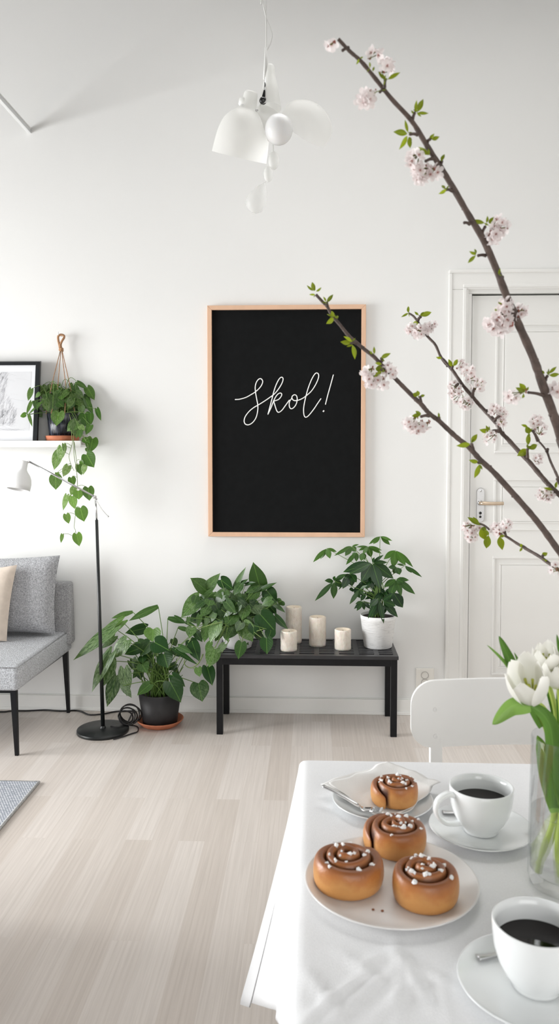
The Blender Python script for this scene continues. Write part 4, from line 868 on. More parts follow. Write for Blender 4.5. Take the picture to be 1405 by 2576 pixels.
# rug
ra = at_z(103, 1965.5, .008); rb_ = at_z(0, 1963, .008); rc = at_z(0, 2088, .008)
dx = (rc.x-ra.x)/(rc.y-ra.y)
w = MB(); yn = .9; xn = ra.x+dx*(yn-ra.y)
ru = thing('woven_rug', 'flat-woven grey and white rug, corner showing at the left edge', 'rug', (ra.x-.4, 2.0, 0))
w.hexa([(-2.5, yn, 0.001), (xn-.012, yn, 0.001), (ra.x-.012, ra.y, 0.001), (-2.5, ra.y, 0.001), (-2.5, yn, .008), (xn-.012, yn, .008), (ra.x-.012, ra.y, .008), (-2.5, ra.y, .008)]); w.build('rug_weave', M['rug'], ru, smooth=False)
w = MB(); w.tube([(xn-.008, yn, .0055), (ra.x-.008, ra.y, .0055)], .0055, 8); w.tube([(ra.x-.008, ra.y, .0055), (-2.5, ra.y, .0055)], .004, 8); w.build('edge_binding', M['rugedge'], ru)

# unseen upholstered block, added past the left edge to shade the near floor
ot = thing('shade_block', 'low grey upholstered block, unseen, added to shade the near floor', 'shade_block', (-1.42, 1.45, 0))
MB().box((-1.92, .75, .10), (-.91, 2.12, .52)).build('upholstered_body', M['sofa'], ot, bevel=.04, seg=4)
for (x, y) in ((-1.82, .85), (-1.01, .85), (-1.82, 2.02), (-1.01, 2.02)): taper_leg(x, y, x, y, .102, .018, .012).build('leg', M['black'], ot, smooth=False)
ot.location.z += .0085

# ================================================================== TABLE
TZ = .742
tcor = at_z(757, 1914, TZ); TX0 = tcor.x; TY1 = tcor.y; TX1 = TX0+1.25; TY0 = .42
tb = thing('dining_table', 'dining table hidden under the white tablecloth', 'table', ((TX0+TX1)/2, (TY0+TY1)/2, 0))
MB().box((TX0+.008, TY0+.008, TZ-.035), (TX1-.008, TY1-.010, TZ-.004)).build('tabletop', M['tablewood'], tb, smooth=False, bevel=.003)
for (x, y) in ((TX0+.10, TY0+.06), (TX1-.10, TY0+.06), (TX0+.10, TY1-.09), (TX1-.10, TY1-.09)):
    taper_leg(x, y, x, y, TZ-.036, .028, .018).build('leg', M['tablewood'], tb, smooth=False, bevel=.002)
# cloth
creases = []
for (a, b, am) in (((700+60, 2576), (930, 2440), .0028), ((820, 2576), (985, 2440), .0022), ((995, 2360), (1000, 2576), .0020), ((1000, 2400), (1085, 2540), .0030), ((900, 2430), (990, 2395), .0022), ((770, 2440), (850, 2560), .0025), ((1010, 2420), (1180, 2500), .0016), ((930, 2576), (1040, 2470), .0020), ((1100, 2450), (1130, 2576), .0018), ((850, 2390), (960, 2480), .0016)):
    creases.append((at_z(*a, TZ), at_z(*b, TZ), am))
def crease(x, y):
    z = 0; p = Vector((x, y, 0))
    for (a, b, am) in creases:
        ab = Vector((b.x-a.x, b.y-a.y, 0)); t = max(0, min(1, (p-Vector((a.x, a.y, 0))).dot(ab)/ab.length_squared)); d = (p-Vector((a.x, a.y, 0))-ab*t).length
        z += 1.5*am*math.exp(-(d/.0055)**2)*(.4+.6*math.sin(PI*min(1, max(0, t*.9+.05))))
    return z
tip = at_y(616, 2517, TY1-.02); hem2 = at_y(697, 2541, 1.12)
w = MB()
RR = .012
ys = [TY0+(TY1-TY0)*i/150 for i in range(151)]
def drape_len(y):      # how far the left side hangs and flares
    if y >= 1.12:
        k = (y-1.12)/(TY1-.02-1.12); return (TZ-hem2.z)+(hem2.z-tip.z)*k, (TX0-hem2.x)+(hem2.x-tip.x)*k
    k = max(0, min(1, (y-.98)/.14)); return .19+(TZ-hem2.z-.19)*k, .014+(TX0-hem2.x-.014)*k
prof = [(i/6) for i in range(7)]
rowsI = []
nx = 170
for j, y in enumerate(ys):
    row = []
    L, fl_ = drape_len(y); fold = (.003*math.sin(y*38)+.002*math.sin(y*71+1))*(1 if y < 1.05 else max(.15, 1-(y-1.05)*9))
    nd = 18
    endY = 0
    for i in range(nd, 0, -1):
        t = i/nd; row.append(w.add((TX0-RR*.3-(fl_*t**1.15)-fold*t, y-.012*t*(1 if y > 1.3 else 0), TZ-RR-(L-RR)*t)))
    for i in range(4):
        a = PI/2*i/4; row.append(w.add((TX0+RR*(1-math.cos(a))-RR*.3, y, TZ-RR+RR*math.sin(a))))
    for i in range(nx+1):
        x = TX0+RR+(TX1-TX0-RR)*i/nx
        row.append(w.add((x, y, TZ+(crease(x, y) if y < .98 and x < .45 else 0))))
    for t in (.1, .5, 1): row.append(w.add((TX1+.01+.02*t, y, TZ-.3*t)))
    rowsI.append(row)
# far overhang
prev = rowsI[-1]; m_ = len(prev)
for (dy, dz, pull) in ((.006, .002, 0), (.011, .006, 0), (.014, .014, 0), (.017, .08, .3), (.02, .15, .6), (.022, .20, 1)):
    row = []
    for i, idx in enumerate(prev):
        b = w.v[idx]
        src = w.v[rowsI[150][i]]
        if i < 18: row.append(w.add((src.x, src.y+min(dy, .016), src.z)))
        else: row.append(w.add((max(src.x, TX0-.004), TY1+dy, min(src.z, TZ)-dz)))
    rowsI.append(row)
# near overhang
first = []
for i, idx in enumerate(rowsI[0]):
    s_ = w.v[idx]; first.append(w.add((s_.x, TY0-.012, s_.z-.012)))
first2 = []
for i, idx in enumerate(rowsI[0]):
    s_ = w.v[idx]; first2.append(w.add((s_.x, TY0-.02, min(s_.z, TZ)-.2 if i >= 18 else s_.z-.05)))
rowsI = [first2, first]+rowsI
for j in range(len(rowsI)-1):
    for i in range(m_-1): w.face([rowsI[j][i], rowsI[j][i+1], rowsI[j+1][i+1], rowsI[j+1][i]])
tag(w.build('tablecloth', M['cloth'], None, origin=((TX0+TX1)/2, (TY0+TY1)/2, TZ), solid=.0012), 'creased white linen tablecloth draped over the dining table', 'tablecloth')
TZ += .0012
# ---- crockery
def plate_prof(r, h, foot): return [(0, r*foot), (0.0015, r*foot), (.004, r*(foot+.15)), (h*.55, r*.86), (h, r), (h+.0012, r*.995), (h+.0006, r*.975), (h*.62, r*.86), (.0062, r*(foot+.12)), (.0055, r*foot*.8), (.0055, .0005)]
def dish(name, c, r, h, foot, m, label, cat, group=None):
    o = MB().lathe(plate_prof(r, h, foot), c, n=72, close0=True).build(name, m, origin=c); return tag(o, label, cat, group)
P1 = at_z(982.5, 2216, TZ+.010); P1 = Vector((P1.x, at_z(982, 2216, TZ+.012).y+.003, TZ)); R1 = 222/F*P1.y
dish('serving_plate', P1, R1, .014, .62, M['stoneware'], 'large round white plate holding three cinnamon buns', 'plate')
P2 = at_z(961.5, 2008, TZ+.012); P2.z = TZ; R2 = 128/F*P2.y
dish('side_plate', P2, R2, .013, .55, M['porcelain'], 'small white plate under the napkin with one cinnamon bun', 'plate')

# ---- buns
def bun(c, r, h, seed, rot, label, turns=3.0, tilt=(0, 0), hand=1):
    rn = random.Random(seed); o = thing('cinnamon_bun', label, 'bun', c, 'cinnamon buns')
    o.rotation_euler = (tilt[0], tilt[1], 0)
    w = MB(); pitch = r/(turns+.15); N = int(turns*30); K = 18; rings = []
    for i in range(N+1):
        q = i/N; th = q*turns*2*PI; rho = pitch*.30+(r-pitch*.78)*q
        if q > .93: rho += -pitch*.18*((q-.93)/.07)**2
        a = rot+hand*th; wid = pitch*(.43 if q < .62 else .43+.07*(q-.62)/.38)
        hh = h*(1.0-.22*q**1.3)*(1+.03*math.sin(th*1.7+seed)); 
        endt = 1 if q < .93 else max(.12, 1-((q-.93)/.07)**2)
        if q < .04: wid *= .5+.5*q/.04
        hh *= .55+.45*endt if q > .93 else 1
        wid *= endt if q > .93 else 1
        ctr = Vector((math.cos(a)*rho, math.sin(a)*rho, 0)); rad = Vector((math.cos(a), math.sin(a), 0)); ring = []
        last = q > 1-1/turns; second = q > 1-2/turns
        for k in range(K):
            f = 2*PI*k/K; c0, s0_ = math.cos(f), math.sin(f)
            cx_ = math.copysign(abs(c0)**.80, c0); sz_ = math.copysign(abs(s0_)**.75, s0_)
            tap = 1.14-.24*(sz_+1)/2
            outside = last and cx_ > 0
            x = cx_*wid*(1.12+.10*(1-abs(sz_)) if outside else tap); z = hh*.5+sz_*hh*.5
            dark = 0 if outside else max(0, min(1, (abs(c0)-.55)/.3))
            if s0_ > .85: dark = 0
            w.cur = (dark, .001, 0)
            ring.append(w.add(Vector(c)+ctr+rad*x+Vector((0, 0, z))))
        rings.append(ring)
    for i in range(N):
        for k in range(K):
            qf = [rings[i][k], rings[i][(k+1) % K], rings[i+1][(k+1) % K], rings[i+1][k]]
            w.face(qf if hand < 0 else qf[::-1])
    w.face(rings[0] if hand > 0 else rings[0][::-1]); w.face(rings[-1][::-1] if hand > 0 else rings[-1])
    w.build('dough_coil', M['dough'], o, sub=1)
    ri = r-pitch*1.25
    MB().lathe([(.003, ri*.4), (.003, ri*.95), (h*.4, ri), (h*.55, ri*.9), (h*.70, ri*.45), (h*.74, .001)], c, n=32, close0=True).build('cinnamon_filling', M['filling'], o)
    g0 = MB(); gm = None
    ng = rn.randint(20, 26)
    for i in range(ng):
        q = rn.uniform(.08, .92); i0 = int(q*N); ring = rings[i0]; kk = max(range(K), key=lambda k: w.v[ring[k]].z)
        p = w.v[ring[(kk+rn.choice((-1, 0, 0, 1))) % K]]; s_ = rn.uniform(.0015, .0031)*(r/.048)**.5
        g = MB(); g.ball(p+Vector((0, 0, s_*.25-.0008)), s_, 6, 4, (rn.uniform(.8, 1.4), rn.uniform(.8, 1.4), rn.uniform(.6, 1)))
        for v_ in g.v: v_ += jitter(s_*.4)
        g.build('sugar_pearl', M['sugar'], o, smooth=False)
    return o
pz1 = TZ+.0056
def bpos(cx, ybot, r, z): 
    p = at_z(cx, ybot, z); return Vector((p.x, p.y+r*.96, z))
bun(bpos(873, 2278, .0485, pz1), .0500, .046, 3, 2.2, 'cinnamon bun at the left of the large plate', 2.9)
b2_ = bpos(1003, 2180, .046, pz1); bun(b2_, .0480, .043, 8, 3.6, 'cinnamon bun at the back of the large plate', 3.0)
bun(bpos(1076, 2317, .0465, pz1), .0465, .047, 5, 2.6, 'cinnamon bun at the front right of the large plate', 2.9)
for (x, y) in ((938, 2288), (961, 2291)):
    p = at_z(x, y, pz1+.001); tag(MB().ball(p, .0016, 6, 4, (1.3, 1, .7)).build('crumb', M['crumb'], smooth=False, origin=p), 'tiny brown crumb on the large plate in front of the buns', 'crumb', 'crumbs on the large plate')
# ---- napkin on the small plate, bun, fork
nb_ = [at_z(968, 1925, TZ+.014), at_z(1106, 1966, TZ+.020), at_z(986, 2061, TZ+.016), at_z(806, 1973, TZ+.020)]
w = MB()
def nap(u, v, lay=0):
    p = nb_[3].lerp(nb_[2], u).lerp(nb_[0].lerp(nb_[1], u), v)
    d = (Vector((p.x, p.y, 0))-Vector((P2.x, P2.y, 0))).length; z = TZ+.0066+lay*.0016
    if d > R2*.52: z += min((d-R2*.52)/(R2*.48), 1)**1.0*.0115+max(0, d-R2)*.02
    e = max(abs(u-.5), abs(v-.5))*2
    z += (.0020*math.sin(u*14+v*5+lay*2)+.0018*math.sin(v*17-u*6))*max(0, e-.45)+max(0, e-.8)*.006*(1+math.sin(u*5+v*7))
    wob = Vector((.0035*math.sin(v*19+lay), .003*math.sin(u*21+lay*2), 0))*max(0, e-.6)*2.2
    return Vector((p.x, p.y, z))+wob
w.grid(lambda u, v: nap(u, v, 0), 40, 40); w.grid(lambda u, v: nap(.03+u*.95, .05+v*.93, 1)+Vector((.002, -.002, .0003)), 40, 40)
tag(w.build('napkin', M['napkin'], solid=.0006, origin=P2), 'white folded linen napkin lying on the small plate', 'napkin')
bs_ = bpos(1001, 2046, .039, TZ+.0098); bun(bs_, .0400, .040, 12, 2.9, 'single cinnamon bun on the napkin of the small plate', 3.2)
fz = TZ+.026
f0 = at_z(812, 1977, TZ+.030); f1 = at_z(893, 2019, TZ+.0245); f2 = at_z(915, 2036, TZ+.0165); f3 = at_z(962, 2036, TZ+.0205)
fk = thing('dessert_fork', 'silver fork resting on the napkin edge of the small plate', 'fork', f1)
MB().tube(catmull([f0, f0.lerp(f1, .5)+Vector((0, 0, .001)), f1, f1.lerp(f2, .6)], 6), [.0042, .0038, .0026, .0024], 8, flat=.35).build('fork_handle', M['chrome'], fk)
w = MB(); ax = (f3-f2).normalized(); lat = Vector((-ax.y, ax.x, 0))
w.tube(catmull([f1.lerp(f2, .6), f2, f2+ax*.012], 5), [.0026, .008, .0085], 8, flat=.16)
for k in range(4):
    o_ = lat*(-.0063+.0042*k); w.tube([f2+ax*.010+o_, f2+ax*.024+o_+Vector((0, 0, -.0012)), f3+o_], [.0013, .0012, .0007], 6)
w.build('fork_tines', M['chrome'], fk)
# ---- cups
def cup_set(cx, cy_rim, zr, label_c, label_s, hdir, saucer_r, spoon_px, sp_off, label_sp):
    ctr = at_z(cx, cy_rim, zr); c = Vector((ctr.x, ctr.y, TZ+.0058)); h = zr-c.z; R = .0452
    s_c = Vector((c.x, c.y, TZ))
    dish('saucer', s_c, saucer_r, .013, .48, M['porcelain'], label_s, 'saucer', 'coffee saucers')
    o = thing('coffee_cup', label_c, 'cup', c, 'coffee cups')
    pr_ = [(0, .021), (.0012, .0245), (.003, .0250), (.006, .0268), (.014, .0335), (.024, .0392), (.036, .0430), (.050, .0449), (1, R)]
    sc = h/.060; pf = [(t*sc if t < 1 else h-.001, r) for t, r in pr_]+[(h, R-.0008), (h-.0004, R-.0022), (h-.010, R-.0035), (.036*sc, .0402), (.02*sc, .0345), (.008*sc, .022), (.006*sc, .0005)]
    MB().lathe(pf, c, n=64, close0=True).build('cup_body', M['porcelain'], o)
    lv_ = .66*h; rl = .0412
    MB().lathe([(lv_+.0006, rl), (lv_, rl-.0012), (lv_, rl-.0016), (lv_, rl*.7), (lv_, rl*.35), (lv_, .0005)], c, n=48).build('coffee', M['coffee'], o)
    d = Vector((math.cos(hdir), math.sin(hdir), 0))
    hp2 = catmull([c+d*.0405+Vector((0, 0, h*.84)), c+d*.054+Vector((0, 0, h*.90)), c+d*.0685+Vector((0, 0, h*.77)), c+d*.0700+Vector((0, 0, h*.52)), c+d*.058+Vector((0, 0, h*.30)), c+d*.040+Vector((0, 0, h*.235)), c+d*.031+Vector((0, 0, h*.25))], 7)
    MB().tube(hp2, [.0068, .0062, .0058, .0058, .0066], 12, flat=.62, up=(0, 0, 1)).build('handle', M['porcelain'], o)
    a = at_z(*spoon_px[0], TZ+.012); b = c+Vector(sp_off); b.z = TZ+.0115
    sp2 = thing('teaspoon', label_sp, 'spoon', a, 'teaspoons')
    mid_ = a.lerp(b, .3); mid_.z -= .0008
    MB().tube(catmull([a, mid_, b], 6), [.0052, .0042, .0022], 8, flat=.3).build('spoon_handle', M['steel'], sp2)
    dd = (b-a).normalized(); w = MB(); e1 = Vector((-dd.y, dd.x, 0))
    w.grid(lambda u, v: b+dd*(-.004+.026*u)+e1*((v-.5)*.019*math.sin(PI*min(1, max(.02, u*.96+.04)))**.6)+Vector((0, 0, -.0015-.0022*math.sin(PI*u)*(1-(2*v-1)**2)+.0012)), 10, 8)
    w.build('spoon_bowl', M['steel'], sp2, solid=.0006)
cup_set(1210, 1976, .8155, 'white coffee cup with dark coffee beside the small plate', 'white saucer under the cup beside the small plate', math.radians(197), .0735, [(1113, 2042)], (-.004, .046, 0), 'teaspoon seen through the handle of the farther cup')
cup_set(1351, 2316, .818, 'white cup of black coffee cut by the bottom right frame edge', 'white saucer at the bottom right corner of the photo', math.radians(-20), .0795, [(1201, 2408)], (-.012, .050, 0), 'teaspoon on the saucer at the bottom right corner')

# ---- chair behind the table
CYc = 1.75
ch = thing('dining_chair', 'white lacquered chair with a rounded back panel behind the table', 'chair', (at_y(1240, 1800, CYc).x, CYc-.18, 0))
a0 = at_y(1033, 1800, CYc); zt0 = at_y(1080, 1717, CYc).z; zb0 = at_y(1080, 1886, CYc).z
bw = .375; ang = math.radians(7.0)
def chp(s, z, dep):      # s 0..bw along the panel, curved in plan
    q_ = (s/bw-.5)*2; yc = .030*(1-q_*q_)
    return Vector((a0.x+s*math.cos(ang), CYc+s*math.sin(ang)*.8+yc*.55+dep, z))
w = MB(); nS, nZ = 40, 16; rc_ = .052; Hh = zt0-zb0
def zlim(s):
    e = min(s, bw-s)
    if e >= rc_: return 0
    return rc_-math.sqrt(max(0, rc_*rc_-(rc_-e)**2))
ss = [bw*(.5-.5*math.cos(PI*i/nS)) for i in range(nS+1)]
fr = [[w.add(chp(s, zb0+zlim(s)+(Hh-2*zlim(s))*j/nZ, 0)) for j in range(nZ+1)] for s in ss]
bk = [[w.add(chp(s, zb0+zlim(s)+(Hh-2*zlim(s))*j/nZ, .011)) for j in range(nZ+1)] for s in ss]
for i in range(nS):
    for j in range(nZ):
        w.face([fr[i][j], fr[i+1][j], fr[i+1][j+1], fr[i][j+1]]); w.face([bk[i][j+1], bk[i+1][j+1], bk[i+1][j], bk[i][j]])
    w.face([fr[i][0], bk[i][0], bk[i+1][0], fr[i+1][0]]); w.face([fr[i][nZ], fr[i+1][nZ], bk[i+1][nZ], bk[i][nZ]])
for j in range(nZ):
    w.face([fr[0][j], fr[0][j+1], bk[0][j+1], bk[0][j]]); w.face([fr[nS][j], bk[nS][j], bk[nS][j+1], fr[nS][j+1]])
br_ = w.build('backrest', M['chairwhite'], ch, bevel=.002)
for (s_, zpx) in ((at_y(1097, 1790, CYc).x-a0.x, 1790), (at_y(1098, 1858, CYc).x-a0.x, 1858), (bw-.055, 1790), (bw-.055, 1858)):
    z = at_y(1097, zpx, CYc).z; p = chp(s_, z, 0)
    MB().lathe([(-.002, .0058), (.0012, .0055), (.0018, .0035), (.0008, .0030), (.0008, .0004)], p, (.1, -1, 0), 18).build('screw', M['chairwhite'], br_)
px_ = at_y(1094, 1898, CYc+.03).x
for s_ in (px_-a0.x, bw-.055):
    p = chp(s_, 0, .012); w = MB()
    w.hexa([(p.x-.0135, p.y+.10, 0), (p.x+.0135, p.y+.10, 0), (p.x+.0135, p.y+.125, 0), (p.x-.0135, p.y+.125, 0), (p.x-.0135, p.y-.03, .45), (p.x+.0135, p.y-.03, .45), (p.x+.0135, p.y-.004, .45), (p.x-.0135, p.y-.004, .45)]); w.build('rear_leg', M['chairwhite'], ch, smooth=False, bevel=.002)
    w = MB(); w.hexa([(p.x-.0135, p.y-.03, .45), (p.x+.0135, p.y-.03, .45), (p.x+.0135, p.y-.004, .45), (p.x-.0135, p.y-.004, .45), (p.x-.0135, p.y, zt0-.025), (p.x+.0135, p.y, zt0-.025), (p.x+.0135, p.y+.018, zt0-.025), (p.x-.0135, p.y+.018, zt0-.025)]); w.build('back_post', M['chairwhite'], ch, smooth=False, bevel=.002)
scx = a0.x+bw*.5
w = MB(); w.hexa([(scx-.19, CYc-.42, .435), (scx+.19, CYc-.42, .435), (scx+.165, CYc-.02, .435), (scx-.165, CYc-.02, .435), (scx-.19, CYc-.42, .452), (scx+.19, CYc-.42, .452), (scx+.165, CYc-.02, .450), (scx-.165, CYc-.02, .450)]); w.build('seat', M['chairwhite'], ch, bevel=.012, seg=3)
for sx_ in (-1, 1): taper_leg(scx+sx_*.155, CYc-.36, scx+sx_*.175, CYc-.40, .436, .0135, .011).build('front_leg', M['chairwhite'], ch, smooth=False, bevel=.002)

# ================================================================== TULIP VASE
VC = at_z(1416, 2226, TZ); VC = Vector((VC.x, VC.y, TZ+.0004)); VR = 88/F*VC.y
vh = at_y(1410, 1852, VC.y).z-VC.z; wl = at_y(1390, 2040, VC.y).z-VC.z
va_ = thing('glass_vase', 'clear cylindrical glass vase half full of water, holding white tulips', 'vase', VC)
MB().lathe([(0, VR*.86), (.004, VR*.95), (.012, VR), (vh*.5, VR*.985), (vh-.0015, VR*.955), (vh, VR*.945), (vh-.001, VR*.925), (vh*.5, VR*.945), (.022, VR*.945), (.016, VR*.8), (.0155, .0005)], VC, n=64, close0=True).build('vase_glass', M['glass'], va_)
MB().lathe([(.0165, .0005), (.0170, VR*.79), (.023, VR*.938), (wl*.6, VR*.938), (wl+.001, VR*.938), (wl, VR*.92), (wl, VR*.90), (wl, VR*.5), (wl, .0005)], VC, n=64).build('water', M['water'], va_)
CT = Crop(1205, 1580, 7.025); CV = Crop(1205, 1840, 6.135)
def tulip(flower, stem, leaves, label, TY, openn=1.0, size=1.0, vi=True):
    root = stem[-1]
    loc = root
    o = thing('white_tulip', label, 'flower', loc, 'white tulips')
    P = catmull(stem, 8)
    MB().tube(P, [.0030, .0034, .0040, .0044], 10).build('stem', M['tulipstem'], o)
    if flower:
        bx, by, tx, ty, R, rot = flower[:6]; B = at_y(bx, by, TY); T = at_y(tx, ty, TY-(flower[6] if len(flower) > 6 else .012)); ax = (T-B); Hh = ax.length; ax.normalize()
        e1 = (Vector((0, -1, 0))-ax*ax.dot(Vector((0, -1, 0)))).normalized(); e2 = ax.cross(e1); rr = R/F*TY
        for k in range(6):
            inner = k % 2; ph0 = rot+2*PI*k/6; w = MB(); rn = random.Random(k+int(bx)); hk_ = Hh*rn.uniform(.92, 1.08)*(1 if not inner else .97); op = openn*rn.uniform(.95, 1.15)*(1 if not inner else .86)
            def fn(u, v, ph0=ph0, op=op, hk_=hk_):
                s = u; prof = .16+.84*math.sin(min(1, s*1.55)*PI/2)**.8 - (.30 if op < 1.05 else .10)*max(0, s-.55)**1.4*2
                wv = math.sin(PI*(.10+.88*s))**.62; half = .80*wv
                a = ph0+(v-.5)*2*half
                r_ = rr*prof*op*(1-.06*(1-(2*v-1)**2)*s)
                zz_ = hk_*(s*.98-.04*s*(abs(2*v-1)**2)*1.2)+.002*math.sin(v*9)*s
                return B+ax*zz_+(e1*math.cos(a)+e2*math.sin(a))*r_
            w.grid(fn, 14, 10); w.build('petal', M['tulip'], o, sub=1)
        w = MB(); w.tube([B+ax*Hh*.05, B+ax*Hh*.48], [.0035, .0028], 8)
        for k in range(6):
            a = k*PI/3; w.tube([B+ax*Hh*.06, B+ax*Hh*.3+(e1*math.cos(a)+e2*math.sin(a))*.006, B+ax*Hh*.5+(e1*math.cos(a)+e2*math.sin(a))*.009], [.001, .001, .002], 5)
        w.build('pistil', M['pistil'], o)
    for (Bp, Mp, Tp, wd, li, dy0, dy1, roll) in leaves:
        pb_ = at_y(*Bp, TY+dy0); pm_ = at_y(*Mp, TY+(dy0+dy1)/2); pt_ = at_y(*Tp, TY+dy1); Q = catmull([pb_, pm_, pt_], 10); w = MB(); w.cur = (li, .3, .3); n_ = len(Q); rws = []
        for i, p in enumerate(Q):
            t_ = i/(n_-1); tg = (Q[min(i+1, n_-1)]-Q[max(i-1, 0)]).normalized(); nn = (CAM-p).normalized(); nn = (nn-tg*nn.dot(tg)).normalized(); nn = Matrix.Rotation(roll, 3, tg) @ nn; lt = tg.cross(nn)
            h_ = max(.03, (math.sin(PI*min(1, .22+.78*t_)))**.75)*wd/2/F*TY if t_ < .999 else .0001
            rws.append([w.add(p+lt*u*h_+nn*(.45*u*u*h_)) for u in (-1, -.5, 0, .5, 1)])
        for i in range(n_-1):
            for j in range(4): w.face([rws[i][j], rws[i][j+1], rws[i+1][j+1], rws[i+1][j]], [(i/n_, j/4), (i/n_, (j+1)/4), ((i+1)/n_, (j+1)/4), ((i+1)/n_, j/4)])
        w.build('leaf', M['tulipleaf'], o, sub=1)
    return o
M['tulipstem'] = mat('tulip_stem', (.36, .46, .09), .45, var=.15, vscale=40)
TYv = VC.y; b_in = VC.z+.0185
def st(pts, dy): 
    return [at_y(*p, TYv+dy) for p in pts]
s1 = st([CT(960, 1290), CT(1120, 1400), CT(1240, 1600), CT(1310, 1850)], -.012)+st([(1395, 1900), (1396, 1990), (1390, 2070), (1368, 2130)], -.006)+[at_y(1353, 2214, TYv-.006)]
s1[-1].z = max(s1[-1].z, b_in)
tulip((CT(930, 1300)[0], CT(930, 1300)[1], CT(790, 640)[0], CT(770, 690)[1], 45, .5, .050), s1,
      [(CV(1150, 1180), CT(1250, 1750), CT(800, 1330), 42, .25, -.004, -.010, .3), (CT(900, 1350), CT(560, 1380), CT(228, 1705), 46, .85, -.016, -.03, -.35)],
      'open white tulip leaning left, nearest flower of the vase', TYv-.010, 1.10)
s2 = st([CT(1195, 720), CT(1230, 1000), CT(1330, 1400), CT(1390, 1900)], .014)+st([(1402, 1960), (1398, 2060), (1378, 2130)], .010)+[Vector((at_y(1362, 2180, TYv).x, TYv+.014, b_in))]
tulip((CT(1190, 735)[0], CT(1190, 735)[1], CT(1130, 300)[0], CT(1130, 300)[1], 34, .2), s2,
      [(CT(1400, 2100), CT(1340, 1500), CT(1150, 930), 26, .12, .006, .004, .25), (CV(1190, 1150), CV(1050, 520), CV(890, 60), 44, .75, .0, .0, .15)], 'white tulip standing above and behind the open tulip', TYv+.012, 1.04)
s3 = st([CT(1400, 1080), CT(1440, 1400), CT(1460, 1900)], -.010)+st([(1412, 1960), (1410, 2060), (1402, 2130)], -.012)+[Vector((at_y(1400, 2190, TYv).x, TYv-.014, b_in))]
tulip((CT(1370, 1070)[0], CT(1370, 1070)[1], CT(1320, 560)[0], CT(1320, 560)[1], 36, .9), s3,
      [(CT(1480, 1900), CT(1440, 1400), CT(1390, 960), 26, .1, .0, .0, .2), (CV(1180, 1250), CV(1020, 640), CV(905, 110), 34, .9, -.006, -.004, -.2)], 'white tulip cut off by the right frame edge', TYv-.006, .98)
s4 = st([CT(680, 900), CT(900, 1300), CT(1180, 1800)], .024)+st([(1385, 1950), (1392, 2060), (1380, 2120)], .02)+[Vector((at_y(1370, 2150, TYv).x, TYv+.02, b_in))]
tulip(None, s4[1:], [(CT(660, 860), CT(520, 540), CT(342, 138), 27, .15, .024, .02, .25), (CT(660, 960), CT(440, 620), CT(132, 300), 15, .55, .02, .02, .9), (CT(740, 760), CT(690, 600), CT(612, 430), 8, .2, .024, .024, .2), (CT(1100, 1750), CT(920, 1400), CT(650, 880), 24, .3, .024, .024, .2), (CT(1460, 600), CT(1400, 330), CT(1365, 112), 10, .15, .02, .02, .2), (CV(1160, 1100), CV(1000, 620), CV(870, 200), 24, .5, .016, .012, .3)], 'leafy tulip stem with pointed leaves behind the open tulip', TYv, 1)

# ================================================================== CHERRY BRANCHES
BVC = Vector((.53, 1.27, TZ+.0004))
bv = tag(MB().lathe([(0, .048), (.004, .056), (.06, .070), (.13, .066), (.19, .046), (.235, .040), (.245, .043), (.246, .040), (.235, .036), (.19, .041), (.13, .060), (.06, .064), (.008, .048), (.008, .001)], BVC, n=48, close0=True).build('branch_vase', M['stoneware'], origin=BVC), 'white stoneware vase holding the cherry branches, beyond the right frame edge', 'vase')
CA = Crop(800, 60, 3.5125); CB = Crop(1100, 480, 4.607); CC = Crop(740, 680, 3.5125); CD = Crop(1000, 860, 3.469)
def flower(wp, wc, p, n, r, rn):
    n = n.normalized(); e1 = n.orthogonal().normalized(); e1 = Matrix.Rotation(rn.uniform(0, 6.28), 3, n) @ e1
    for k in range(5):
        d = Matrix.Rotation(2*PI*k/5+rn.uniform(-.15, .15), 3, n) @ e1; s_ = n.cross(d); cup = rn.uniform(.15, .5)
        I = []
        for (t_, h_) in ((.06, .05), (.35, .27), (.7, .36), (.92, .24), (1.0, .06)):
            I.append([wp.add(p+d*(r*t_)+s_*(r*h_*u*1.15)+n*(r*cup*t_*t_+.10*r*abs(u))) for u in (-1, 0, 1)])
        tt = (0, .35, .7, .92, 1)
        for i in range(4):
            for j in range(2): wp.face([I[i][j], I[i][j+1], I[i+1][j+1], I[i+1][j]], [(tt[i], j/2), (tt[i], (j+1)/2), (tt[i+1], (j+1)/2), (tt[i+1], j/2)])
    wc.ball(p+n*r*.06, r*.085, 6, 4)
    for k in range(7):
        d = (n+jitter(.55)).normalized(); wc.tube([p, p+d*r*.42], [r*.016, r*.022], 3)
